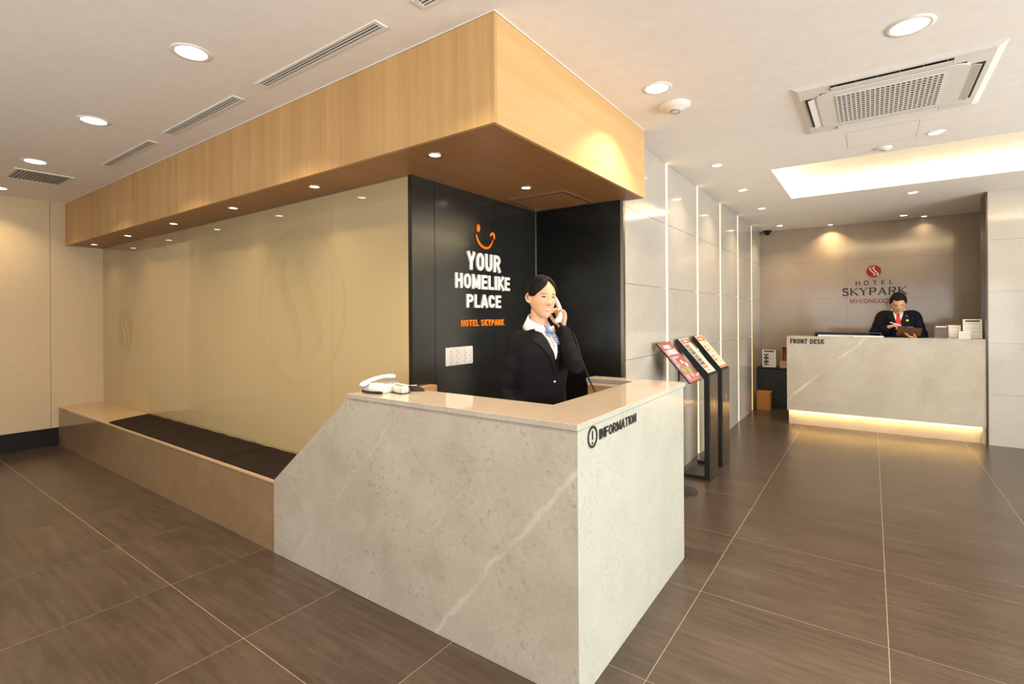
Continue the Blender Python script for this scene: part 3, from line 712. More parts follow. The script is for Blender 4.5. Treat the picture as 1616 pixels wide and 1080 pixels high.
# serif lettering on back wall
SER = {
 'H': ([[(.12, 0), (.12, 1)], [(.88, 0), (.88, 1)]], [[(.12, .5), (.88, .5)]], [(.12, 0), (.12, 1), (.88, 0), (.88, 1)], 1.0),
 'T': ([[(.5, 0), (.5, 1)]], [[(.03, .97), (.97, .97)], [(.03, .97), (.03, .82)], [(.97, .97), (.97, .82)]], [(.5, 0)], .95),
 'E': ([[(.15, 0), (.15, 1)]], [[(.05, .03), (.85, .03)], [(.05, .97), (.8, .97)], [(.15, .52), (.65, .52)], [(.85, .03), (.85, .2)], [(.8, .97), (.8, .82)], [(.65, .43), (.65, .61)]], [], .85),
 'L': ([[(.15, 0), (.15, 1)]], [[(.05, .03), (.85, .03)], [(.85, .03), (.85, .22)]], [(.15, 1)], .85),
 'O': ([[(.06, .5), (.12, .78), (.3, .96), (.5, 1.0)], [(.5, 0), (.3, .04), (.12, .22), (.06, .5)], [(.94, .5), (.88, .78), (.7, .96), (.5, 1.0)], [(.5, 0), (.7, .04), (.88, .22), (.94, .5)]], [], [], 1.05),
 'S': ([[(.80, .80), (.62, .96), (.35, .98), (.15, .82), (.18, .62), (.5, .5), (.80, .38), (.86, .18), (.65, .02), (.35, 0), (.12, .16)]], [[(.80, .98), (.80, .76)], [(.12, .02), (.12, .22)]], [], .85),
 'K': ([[(.14, 0), (.14, 1)], [(.35, .52), (.95, 0)]], [[(.14, .4), (.85, 1)]], [(.14, 0), (.14, 1), (.85, 1), (.95, 0)], 1.0),
 'Y': ([[(.1, 1), (.5, .48)], [(.5, .48), (.5, 0)]], [[(.92, 1), (.5, .48)]], [(.1, 1), (.92, 1), (.5, 0)], 1.0),
 'P': ([[(.18, 0), (.18, 1)], [(.6, .98), (.85, .88), (.88, .7), (.8, .54), (.6, .46)]], [[(.18, .98), (.6, .98)], [(.18, .46), (.6, .46)]], [(.18, 0), (.18, 1)], .9),
 'A': ([[(.5, 1), (.9, 0)]], [[(.5, 1), (.1, 0)], [(.24, .34), (.77, .34)]], [(.1, 0), (.9, 0)], 1.05),
 'R': ([[(.18, 0), (.18, 1)], [(.6, .98), (.82, .88), (.84, .74), (.76, .58), (.55, .5)], [(.5, .5), (.95, 0)]], [[(.18, .98), (.6, .98)], [(.18, .5), (.55, .5)]], [(.18, 0), (.18, 1), (.95, 0)], 1.0),
 'M': ([[(.88, 0), (.86, 1)], [(.16, 1), (.5, .1)]], [[(.12, 0), (.15, 1)], [(.5, .1), (.85, 1)]], [(.12, 0), (.88, 0), (.12, 1), (.88, 1)], 1.2),
 'N': ([[(.14, 1), (.86, 0)]], [[(.14, 0), (.14, 1)], [(.86, 0), (.86, 1)]], [(.14, 0), (.12, 1), (.86, 1)], 1.05),
 'G': ([[(.5, 1.0), (.3, .96), (.12, .78), (.06, .5), (.12, .22), (.3, .04), (.5, 0)], [(.84, .42), (.84, .06)]], [[(.5, 1.0), (.72, .96), (.84, .84)], [(.84, .98), (.84, .76)], [(.5, 0), (.7, .02), (.84, .08)]], [(.84, .44)], 1.05),
 'D': ([[(.18, 0), (.18, 1)], [(.5, .98), (.78, .88), (.92, .5), (.78, .12), (.5, .02)]], [[(.18, .98), (.5, .98)], [(.18, .02), (.5, .02)]], [(.18, 0), (.18, 1)], 1.05)}
def serif(word, x0, x1, z0, h, y, m, parent, gap=.18, dy=.006, th=.15):
    ws = [SER[c][3] for c in word]; tot = sum(ws)+gap*(len(word)-1); u = (x1-x0)/tot; x = x0
    for c, wd in zip(word, ws):
        thick, thin, sf, _ = SER[c]; W = u*wd; bm = bmesh.new(); T = h*th
        tr = lambda p: (x+p[0]*W, z0+p[1]*h)
        for s in thick:
            P = [tr(p) for p in s]
            if len(P) > 2: P = spath(P)
            stroke(P, T, y, dy, bm)
        for s in thin: stroke([tr(p) for p in s], T*.5, y, dy*.99, bm)
        for p in sf:
            a = tr(p); zz = a[1]+(T*.2 if p[1] < .5 else -T*.2); stroke([(a[0]-T*1.0, zz), (a[0]+T*1.0, zz)], T*.4, y, dy*.98, bm)
        cw(link('letter', bm, m), parent); x += u*(wd+gap)
YY = YB-.0005
hs = thing('hotel_sign', 'hotel wall sign reading HOTEL SKYPARK MYEONGDONG under a red disc', 'sign', (.03, YB, 1.9))
serif('HOTEL', -.193, .257, 1.893, .060, YY, M['letter_brown'], hs, gap=.95)
serif('SKYPARK', -.362, .410, 1.742, .108, YY, M['letter_brown'], hs, gap=.14)
serif('MYEONGDONG', -.268, .318, 1.628, .056, YY, M['letter_red'], hs, gap=.10)
bm = bmesh.new(); lathe(bm, [(0, .001), (.088, .001), (.088, .012), (0, .012)], 40, Matrix.Translation((.029, YY, 2.090)) @ Matrix.Rotation(PI/2, 4, 'X'))
cw(link('red_disc', bm, M['letter_red']), hs)
for k, dx in ((0, -.024), (1, .016)):
    c0 = (.029+dx, 2.09)
    bm = bmesh.new(); stroke(spath([(c0[0]-.004, c0[1]+.052+.014*k), (c0[0]-.026, c0[1]+.036+.014*k), (c0[0]-.008, c0[1]+.008+.008*k), (c0[0]+.030, c0[1]-.034), (c0[0]+.036, c0[1]-.050-.004*k), (c0[0]+.016, c0[1]-.060)]), .015, YY-.012, .003, bm)
    cw(link('curl', bm, M['cream'], None), hs)

# ------------------------------------------------------------------ front desk accessories
def signcard(nm, x, y, z, w_, h_, m, lb, rz=0, lean=10, head=None, lines=5, lm='dkgrey', group=None, th=.006):
    t = thing(nm, lb, 'sign holder', (x, y, z), math.radians(rz), group)
    mt = Matrix.Rotation(math.radians(-lean), 4, 'X')
    bx('card', -w_/2, w_/2, -th/2, th/2, .004, h_, M[m], t, mt=mt)
    bx('foot', -w_/2, w_/2, 0, .05, 0, .004, M['white'], t)
    bm = bmesh.new()
    if head: box(bm, -w_*.38, w_*.38, -th/2-.0006, -th/2, h_*.86, h_*.95, mt=mt)
    else: box(bm, -w_*.36, w_*.36, -th/2-.0006, -th/2, h_*.83, h_*.86, mt=mt)
    link('printed_heading', bm, M[head or lm], t)
    bm = bmesh.new(); rr = random.Random(int(x*1000))
    for k in range(lines):
        z0 = h_*(.74-.62*k/max(1, lines-1)); a = -w_*.4; 
        while a < w_*.34:
            b = a+w_*rr.uniform(.08, .22); box(bm, a, min(b, w_*.4), -th/2-.0006, -th/2, z0, z0+h_*.022, mt=mt); a = b+w_*.05
    link('printed_text', bm, M[lm], t)
    return t
signcard('card_stand', .675, 7.86, FZ, .13, .150, 'dkgrey', 'small dark grey printed card standing on the front desk', lm='poster_pink', head='whitepaper')
signcard('card_stand', .79, 7.87, FZ, .125, .155, 'whitepaper', 'small white printed card beside the dark grey card', lines=4, lm='poster_pink')
signcard('notice_stand', .945, 7.80, FZ, .165, .225, 'whitepaper', 'tall white notice stand at the right end of the front desk', head='dkgrey', lines=4, lean=4, lm='poster_pink', th=.012)
for k in range(4):
    tag(bx('paper_pad', .815, .92, 7.72, 7.80, FZ+.0005+.022*k, FZ+.0185+.022*k, M['whitepaper'], bev=.002), ['lowest', 'second', 'third', 'topmost'][k]+' white box in the small stack on the front desk', 'box', 'small stack of white boxes')
    if k < 3: tag(bx('divider_card', .815, .92, 7.72, 7.80, FZ+.019+.022*k, FZ+.022+.022*k, M['brown_board']), 'thin brown card under the '+['second', 'third', 'topmost'][k]+' white box of the small stack', 'card', 'dividers in the stack')
tr = thing('document_tray', 'long low dark tray with papers behind the front desk counter', 'tray', (-.27, 7.80, FZ))
bx('tray_top', -.35, .37, -.03, .14, .044, .056, M['black'], tr); bx('side', -.35, -.338, -.03, .14, 0, .044, M['black'], tr); bx('side', .358, .37, -.03, .14, 0, .044, M['black'], tr)
bx('tray_back', -.338, .358, .13, .14, 0, .044, M['black'], tr)
tag(bx('paper_stack', -.58, .02, 7.78, 7.90, FZ+.0005, FZ+.022, M['whitepaper']), 'grey-white paper stack inside the dark tray', 'papers')
kb = thing('keyboard', 'light grey keyboard lying on the counter beside the clerk', 'keyboard', (-.02, 7.72, FZ))
bx('case', -.17, .14, -.05, .04, .001, .018, M['whitepaper'], kb, bev=.003)
bm = bmesh.new()
for i in range(14):
    for j in range(4): box(bm, -.16+.021*i, -.143+.021*i, -.042+.019*j, -.027+.019*j, .018, .022)
tag(link('keys', bm, M['grey'], kb), kind='stuff')

# ------------------------------------------------------------------ back corner cabinet
cb = thing('side_cabinet', 'low black cabinet in the far corner left of the front desk', 'cabinet', (-1.0, 8.85, 0))
bx('cabinet_body', -.475, .25, -.12, .20, .07, .61, M['black'], cb); bx('cabinet_top', -.478, .255, -.125, .205, .61, .633, M['black_base'], cb); bx('kickboard', -.45, .25, -.09, .19, 0, .07, M['black'], cb)
t = thing('wooden_box', 'square orange-brown wooden box on the floor before the black cabinet', 'box', (-1.36, 8.62, 0))
bx('box_front', -.095, .095, -.10, -.09, 0, .26, M['boxwood'], t); bx('box_side', -.095, -.085, -.09, .09, 0, .26, M['boxwood'], t); bx('box_side', .085, .095, -.09, .09, 0, .26, M['boxwood'], t)
bx('box_back', -.085, .085, .08, .09, 0, .26, M['boxwood'], t); bx('lid', -.099, .099, -.104, .094, .26, .272, M['boxwood'], t)
t = signcard('info_card_stand', -1.318, 8.80, .633, .19, .275, 'whitepaper', 'white information card with red heading standing on the black cabinet', head='letter_red', lines=7, lean=8, rz=8)
bm = bmesh.new(); mt = Matrix.Rotation(math.radians(-8), 4, 'X'); box(bm, -.075, -.005, -.0045, -.0037, .03, .21, mt=mt)
link('dark_panel', bm, M['dkgrey'], t)
for q in range(3):
    bm = bmesh.new()
    for xx in (-.062, -.018): lathe(bm, [(0, 0), (.012, 0), (.012, .001), (0, .001)], 14, mt @ Matrix.Translation((xx, -.0046, .055+.06*q)) @ Matrix.Rotation(PI/2, 4, 'X'))
    link('white_icon', bm, M['whitepaper'], t)
t = thing('wooden_organiser', 'small wooden desk organiser on the black cabinet, half hidden by the desk', 'organiser', (-1.07, 8.83, .633))
dbx = bx('drawer_box', -.09, .10, -.08, .08, 0, .11, M['wood_in'], t); bx('divider', -.07, -.055, -.08, .08, .1105, .33, M['boxwood'], t); bx('divider', .07, .085, -.08, .08, .1105, .33, M['boxwood'], t)
bx('shelf_board', -.07, .085, -.08, .08, .33, .342, M['boxwood'], t); bx('organiser_back', -.055, .07, .07, .08, .1105, .33, M['boxwood'], t)
bx('knob', .0, .02, -.088, -.0802, .05, .065, M['black'], dbx)

# ------------------------------------------------------------------ sign stands
def slope_frame(x0, z0, x1, z1, y):
    """u down the slope from (x0,z0) to (x1,z1); returns matrix: local x = down slope, y = along wall, z = normal"""
    d = Vector((x1-x0, 0, z1-z0)).normalized(); n_ = Vector((0, 1, 0)); nn = d.cross(n_)
    return Matrix(((d.x, 0, nn.x, x0), (0, 1, 0, y), (d.z, 0, nn.z, z0), (0, 0, 0, 1))), math.hypot(x1-x0, z1-z0)
def kiosk(nm, xf, y0, y1, xb, zt_, zf, lb, style):
    t = thing(nm, lb, 'sign stand', (xf, (y0+y1)/2, 0), group='black slanted sign stands')
    T = .045
    bm = bmesh.new(); prism(bm, [(xf, 0), (xf, zf), (xf-.012, zf+.012), (xb+.018, zt_), (xb, zt_-.005), (xb, zt_-.045), (xf-T, zf-.045), (xf-T, .03), (xf-.24, .03), (xf-.24, 0)], 'y', y0, y1)
    bmesh.ops.bevel(bm, geom=bm.edges[:], offset=.003, segments=1, affect='EDGES')
    cw(link('bent_frame', bm, M['black']), t)
    cw(bx('bronze_face', xf+.0002, xf+.003, y0+.006, y1-.006, .006, zf-.006, M['bronze']), t)
    mt, L = slope_frame(xb+.020, zt_+.0015, xf-.012, zf+.0135, y0); W = y1-y0
    def pr(name, items, base):
        bm = bmesh.new(); mats = []
        for (u0, u1, v0, v1, mm, lv) in items:
            if mm not in mats: mats.append(mm)
            box(bm, u0*L, u1*L, v0*W, v1*W, .0005*lv, .0005*lv+.0006, mats.index(mm), mt)
        cw(link(name, bm, [M[q] for q in mats]), t)
    pr('poster', [(.01, .99, .03, .97, 'whitepaper', 0)], 0)
    rr = random.Random(style)
    if style == 1:
        it = [(.03, .15, .08, .92, 'poster_red', 2), (.16, .97, .56, .92, 'poster_cream', 2)]
        for k in range(8): u = .17+k*.1; it.append((u, u+.092, .08, .54, ['poster_brown', 'poster_brown', 'dkgrey', 'poster_brown', 'dkgrey', 'dkgrey', 'poster_orange', 'poster_pink'][k], 2)); it += [(u+.02, u+.035, .14+.1*q, .2+.1*q, 'whitepaper', 4) for q in range(3)]
        it += [(.07, .11, .3+.07*q, .35+.07*q, 'whitepaper', 4) for q in range(6)]
    else:
        it = [(.03, .18, .08, .92, 'poster_orange', 2), (.19, .95, .08, .92, 'poster_cream', 2), (.93, .985, .05, .95, 'poster_orange', 3)]
        for k in range(7):
            u = .22+k*.1; it.append((u, u+.07, .12, .34, ['poster_yellow', 'poster_orange', 'poster_brown'][k % 3], 4)); it.append((u, u+.012, .42, .8, 'poster_brown', 4)); it.append((u+.03, u+.038, .42, .88, 'poster_yellow', 4))
        it += [(.09, .13, .28+.08*q, .335+.08*q, 'whitepaper', 4) for q in range(5)]
    pr('poster_print', it, 0)
    bm = bmesh.new(); prism(bm, [((y0+y1)/2-.02, .66), ((y0+y1)/2, .62), ((y0+y1)/2+.02, .66), ((y0+y1)/2, .70)], 'x', xf+.003, xf+.0036)
    cw(link('gold_mark', bm, M['gold']), t)
kiosk('sign_stand', -1.165, 4.62, 4.90, -1.462, 1.245, .935, 'tall black bent sign stand with cream and brown poster, nearer of two alike', 1)
kiosk('sign_stand', -1.172, 5.11, 5.40, -1.455, 1.255, .938, 'tall black bent sign stand with yellow menu poster, further of two alike', 2)
t = thing('poster_stand', 'thin pole stand with a slanted red lounge poster behind the information desk', 'sign stand', (-1.31, 4.22, 0))
bm = bmesh.new(); lathe(bm, [(0, .012), (.08, .012), (.148, .004), (.15, 0), (0, 0)], 40); link('base_disc', bm, M['black'], t, smooth=False)
bm = bmesh.new(); tube(bm, [(0, 0, .012), (0, 0, 1.06)], [.007, .007], 12); link('pole', bm, M['black'], t)
bx('bracket', -.03, .03, -.04, .04, 1.055, 1.062, M['black'], t, mt=Matrix.Translation((0, 0, 1.06)) @ Matrix.Rotation(math.radians(49), 4, 'Y') @ Matrix.Translation((0, 0, -1.06)))
mt, L = slope_frame(-1.44, 1.236, -1.168, .924, 4.05)
mt = Matrix.Translation((1.31, -4.22, 0)) @ mt; W = .34
bx('poster_board', 0, L, 0, W, -.010, 0, M['black'], t, mt=mt)
bx('poster', .004, L-.004, .004, W-.004, .0002, .0010, M['poster_red'], t, mt=mt)
bm = bmesh.new(); mats = ['whitepaper', 'poster_green', 'poster_blue', 'poster_orange', 'poster_cream', 'poster_pink']; rr = random.Random(8)
def pbx(u0, u1, v0, v1, k, lv=1): box(bm, u0*L, u1*L, v0*W, v1*W, .0011+.0004*lv, .0014+.0004*lv, k, mt)
for (u, v, ru, rv, k) in ((.47, .22, .07, .10, 2), (.60, .20, .08, .11, 2), (.70, .25, .09, .10, 1), (.55, .40, .07, .07, 3), (.66, .45, .08, .08, 3), (.80, .42, .08, .08, 3), (.86, .22, .07, .13, 2), (.72, .66, .09, .13, 1), (.84, .62, .07, .09, 5), (.52, .62, .05, .08, 4), (.60, .80, .05, .08, 0), (.88, .86, .03, .03, 0)):
    pts = [((u+ru*math.cos(a))*L, (v+rv*math.sin(a))*W) for a in [2*PI*q/14 for q in range(14)]]
    prism(bm, pts, 'z', .0011, .0018, k, mt)
pbx(.38, .39, .1, .75, 0); pbx(.41, .418, .2, .6, 0)
for q in range(14): u = .93+.0; v = .12+.05*q; pbx(u, u+.02, v, v+.03, 5)
link('poster_print', bm, [M[k] for k in mats], t)
d_ = Vector((-1.168+1.44, 0, .924-1.236)).normalized()
def on(u, v): return Vector((-1.44, 4.05, 1.236))+d_*(u*L)+Vector((0, v*W, 0))+d_.cross(Vector((0, 1, 0)))*.0012
letters('FREE', .036, .0008, M['whitepaper'], t, on(.17, .25), (0, 1, 0), -d_, .15, t=.22)
letters('LOUNGE', .050, .0008, M['whitepaper'], t, on(.32, .13), (0, 1, 0), -d_, .25, t=.22)

# ------------------------------------------------------------------ phone, card holder and stapler on the counter
ph = thing('telephone', 'white desk telephone with a grey-edged handset on the left of the counter', 'telephone', (-2.192, 1.862, HD), math.radians(-3)); ph.scale = (.95, .95, .82)
bm = bmesh.new(); prism(bm, [(-.095, 0), (.10, 0), (.10, .030), (.06, .050), (-.06, .058), (-.095, .050)], 'x', -.085, .085)
bmesh.ops.bevel(bm, geom=bm.edges[:], offset=.008, segments=2, affect='EDGES'); link('phone_body', bm, M['white'], ph)
bm = bmesh.new(); pth = smooth_path([(-.062, -.115, .050), (-.062, -.06, .074), (-.062, .02, .088), (-.062, .095, .082)], 6)
tube(bm, pth, [(.026, .015)]*4+[(.020, .012)]*11+[(.026, .016)]*4, 14, side=(1, 0, 0)); hset = link('handset', bm, M['white'], ph, smooth=True)
bm = bmesh.new(); tube(bm, [p+Vector((0, 0, -.012)) for p in pth], [(.024, .008)]*4+[(.018, .007)]*11+[(.024, .009)]*4, 14, side=(1, 0, 0)); link('handset_underside', bm, M['grey'], hset, smooth=True)
bm = bmesh.new()
for i in range(3):
    for j in range(4): box(bm, -.01+.026*i, .008+.026*i, -.05+.026*j, -.036+.026*j, .054, .060)
tag(link('keypad', bm, M['grey'], ph), kind='stuff')
bm = bmesh.new(); c0 = [(-.075+.004*k*.55, -.112-.012*math.sin(k*.1), .009) for k in range(0)]
P = []
for k in range(260):
    a = k*.9; s_ = k/259; cx = -.06+.15*s_; cy = -.118-.018*math.sin(s_*PI)+.02*s_
    P.append((cx, cy+.0068*math.cos(a), .0095+.0068*math.sin(a)))
tube(bm, P, [.0022]*260, 5); link('coiled_cord', bm, M['black'], ph, smooth=True)
t = thing('card_holder', 'clear acrylic holder with white name cards beside the telephone', 'card holder', (-2.062, 1.852, HD), math.radians(-12))
bm = bmesh.new(); box(bm, -.05, .05, -.032, -.030, .003, .035); box(bm, -.05, .05, .028, .030, .003, .05); box(bm, -.05, .05, -.032, .030, 0, .003); box(bm, -.05, -.048, -.030, .028, .003, .035); box(bm, .048, .05, -.030, .028, .003, .035)
link('acrylic_tray', bm, M['acrylic'], t)
tag(bx('name_cards', -.045, .045, -.018, .018, .004, .042, M['whitepaper'], mt=Matrix.Translation((-2.062, 1.852, HD)) @ Matrix.Rotation(math.radians(-12), 4, 'Z')), 'pack of white name cards inside the clear holder', 'cards')
tag(bx('name_card', -.045, .045, -.028, .030, .044, .0455, M['cream'], mt=Matrix.Translation((-2.062, 1.856, HD)) @ Matrix.Rotation(math.radians(-16), 4, 'Z') @ Matrix.Rotation(math.radians(-6), 4, 'X')), 'single cream card lying on top of the clear card holder', 'card')
t = thing('stapler', 'small black and gold stapler on the counter right of the cards', 'stapler', (-2.035, 1.945, HD), math.radians(38))
t.scale = (.75,)*3
bm = bmesh.new(); prism(bm, [(-.05, 0), (.055, 0), (.055, .012), (.02, .034), (-.04, .044), (-.055, .03)], 'y', -.014, .014); bmesh.ops.bevel(bm, geom=bm.edges[:], offset=.003, segments=1, affect='EDGES'); link('stapler_body', bm, M['black'], t)
bx('gold_plate', -.045, .0, -.012, .012, .0425, .0475, M['gold'], t)

# ------------------------------------------------------------------ people
def head_pt(a, e, k=1.0, man=False):
    """a = azimuth (0 = face, -y), e = elevation; metres, centre between the ears at eye height"""
    x, y, z = math.cos(e)*math.sin(a), -math.cos(e)*math.cos(a), math.sin(e)
    ez = abs(z)**.92*(1 if z > 0 else -1)
    X, Y, Z = x*.073, y*.094, ez*.115
    if y > 0: Y = y*.102*(1 if z > 0 else 1+.45*z)
    if z < 0:
        t = -z; q = (math.cos(e)**.75)/max(1e-6, math.cos(e))
        X *= (q if q < 3 else 3)*(1-(.34 if not man else .27)*t**1.5)
        Y = Y*(1-.25*t) - .052*t**2.2
    else:
        X *= 1+.03*z; Z *= 1.0
    f = max(0, -y)**.7
    if f > 0:
        g = lambda cx, cz, sx, sz, am: am*math.exp(-((X-cx)/sx)**2-((Z-cz)/sz)**2)
        d = 0
        d += g(0, -.010, .010, .026, .010)+g(0, -.031, .012, .012, .015)+g(.012, -.035, .008, .008, .006)+g(-.012, -.035, .008, .008, .006)
        for s in (-1, 1):
            d += g(s*.031, .004, .016, .012, -.007)+g(s*.031, .003, .012, .007, .003)+g(s*.032, .024, .02, .008, .0025)+g(s*.040, -.030, .020, .020, .0055)
        d += g(0, -.061, .022, .006, .0045)+g(0, -.073, .018, .006, .0050)+g(0, -.0665, .022, .002, -.002)+g(0, -.097, .020, .014, .004)+g(0, -.084, .02, .005, -.002)
        Y -= d*f; 
        # flatten the front of the face slightly
        if Y < -.080 and abs(X) < .06 and Z > -.02: Y = Y*.9-.008
    return Vector((X*k, Y*k, Z*k))
def grid_sphere(fn, na=72, ne=56, keep=None):
    bm = bmesh.new(); V = {}
    for i in range(na):
        for j in range(ne+1):
            e = -PI/2+PI*j/ne; e = max(-PI/2+.02, min(PI/2-.02, e)); V[i, j] = bm.verts.new(fn(2*PI*i/na, e))
    for i in range(na):
        for j in range(ne):
            if keep is None or keep(2*PI*(i+.5)/na, -PI/2+PI*(j+.5)/ne): bm.faces.new((V[i, j], V[(i+1) % na, j], V[(i+1) % na, j+1], V[i, j+1]))
    if keep is None:
        bm.faces.new([V[i, 0] for i in range(na)][::-1]); bm.faces.new([V[i, ne] for i in range(na)])
    for v in [v for v in bm.verts if not v.link_faces]: bm.verts.remove(v)
    return bm
def xform(bm, mt):
    for v in bm.verts: v.co = mt @ v.co
def into(dst, src):
    me = bpy.data.meshes.new('tmp'); src.to_mesh(me); src.free(); dst.from_mesh(me); bpy.data.meshes.remove(me)
def remesh(bm, voxel, smooth=2, name='tmp'):
    """union of overlapping closed shells into one continuous surface"""
    bmesh.ops.recalc_face_normals(bm, faces=bm.faces)
    me = bpy.data.meshes.new(name); bm.to_mesh(me); bm.free(); o = bpy.data.objects.new('tmp', me); COL.objects.link(o)
    r = o.modifiers.new('r', 'REMESH'); r.mode = 'VOXEL'; r.voxel_size = voxel
    if smooth:
        s = o.modifiers.new('s', 'SMOOTH'); s.factor = .5; s.iterations = smooth
    bpy.context.view_layer.update()
    out = bpy.data.meshes.new_from_object(o.evaluated_get(bpy.context.evaluated_depsgraph_get()))
    bpy.data.objects.remove(o); bpy.data.meshes.remove(me)
    for p in out.polygons: p.use_smooth = True
    return out
def mesh_obj(name, me, m, parent):
    me.name = name; me.materials.clear(); me.materials.append(m); o = bpy.data.objects.new(name, me); COL.objects.link(o); o.parent = parent; return o
def bvh_of(me): return BVHTree.FromPolygons([v.co.copy() for v in me.vertices], [tuple(p.vertices) for p in me.polygons])
KW = 1
def patch(name, bvh, rows, off, th, m, parent, ncol=8, mt=None, smooth=True, edge=.0):
    """rows: list of (z, x_left, x_right); projected onto bvh from the front (-y) and lifted by off, th thick"""
    bm = bmesh.new(); G = []
    rows = [(H+(z-H)*KW, a*KW, b*KW) for z, a, b in rows]
    R = []
    for (r0, r1) in zip(rows, rows[1:]):
        n = max(1, int(abs(r1[0]-r0[0])/.006))
        for k in range(n): R.append([a+(b-a)*k/n for a, b in zip(r0, r1)])
    R.append(list(rows[-1]))
    for (z, xa, xb) in R:
        row = []
        for k in range(ncol+1):
            x = xa+(xb-xa)*k/ncol; hit = bvh.ray_cast(Vector((x, -1, z)), Vector((0, 1, 0)))
            y = hit[0].y if hit[0] is not None else None; row.append([x, y, z])
        ys = [q[1] for q in row if q[1] is not None]
        for q in row:
            if q[1] is None: q[1] = (ys[-1] if ys else 0)
        G.append(row)
    F = [[bm.verts.new((x, y-off-th, z)) for x, y, z in row] for row in G]; B = [[bm.verts.new((x, y-off, z)) for x, y, z in row] for row in G]
    nr = len(G)
    for i in range(nr-1):
        for k in range(ncol):
            bm.faces.new((F[i][k], F[i][k+1], F[i+1][k+1], F[i+1][k])); bm.faces.new((B[i][k], B[i+1][k], B[i+1][k+1], B[i][k+1]))
        bm.faces.new((F[i][0], F[i+1][0], B[i+1][0], B[i][0])); bm.faces.new((F[i][-1], B[i][-1], B[i+1][-1], F[i+1][-1]))
    for k in range(ncol):
        bm.faces.new((F[0][k], B[0][k], B[0][k+1], F[0][k+1])); bm.faces.new((F[-1][k], F[-1][k+1], B[-1][k+1], B[-1][k]))
    if mt is not None: xform(bm, mt)
    return link(name, bm, m, parent, smooth=smooth)
def hand(bm, wrist, fwd, pn, thumb, curls, sc=1.0, spread=.0, tcurl=.5):
    """wrist point, forward direction, palm normal, thumb-side direction"""
    W = Vector(wrist); f = Vector(fwd).normalized(); n = Vector(pn); n = (n-f*n.dot(f)).normalized(); s = f.cross(n)
    if s.dot(Vector(thumb)) < 0: s = -s
    tube(bm, [W-f*.02*sc, W+f*.012*sc, W+f*.05*sc, W+f*.082*sc], [(.024*sc, .018*sc), (.027*sc, .016*sc), (.038*sc, .0135*sc), (.037*sc, .012*sc)], 16, side=s)
    for i, (o, L, r) in enumerate(((.0285, .068, .0085), (.0095, .077, .0088), (-.0095, .071, .0083), (-.028, .055, .0074))):
        p = W+f*(.080-.004*abs(i-1))*sc+s*o*sc; a = 0; pts = [p-f*.012*sc, p]; dirv = f+s*spread*(1.5-i)*.2
        for k, seg in enumerate((.46, .30, .24)):
            a += curls[i][k] if isinstance(curls[i], (list, tuple)) else curls[i]
            dv = (dirv*math.cos(a)+n*math.sin(a)).normalized(); p = p+dv*L*seg*sc; pts.append(p)
        tube(bm, pts, [r*sc*1.08, r*sc*1.05, r*sc, r*sc*.93, r*sc*.82], 10)
    p = W+f*.022*sc+s*.022*sc; d1 = (f*.62+s*.72+n*.35).normalized(); d2 = (f*.85+s*.25+n*(.25+tcurl)).normalized(); d3 = (f*.85-s*.05+n*(.3+tcurl*1.3)).normalized()
    tube(bm, [p-d1*.01*sc, p+d1*.032*sc, p+d1*.032*sc+d2*.030*sc, p+d1*.032*sc+d2*.030*sc+d3*.024*sc], [.0135*sc, .0115*sc, .0105*sc, .0085*sc], 12)
t_j = [None]
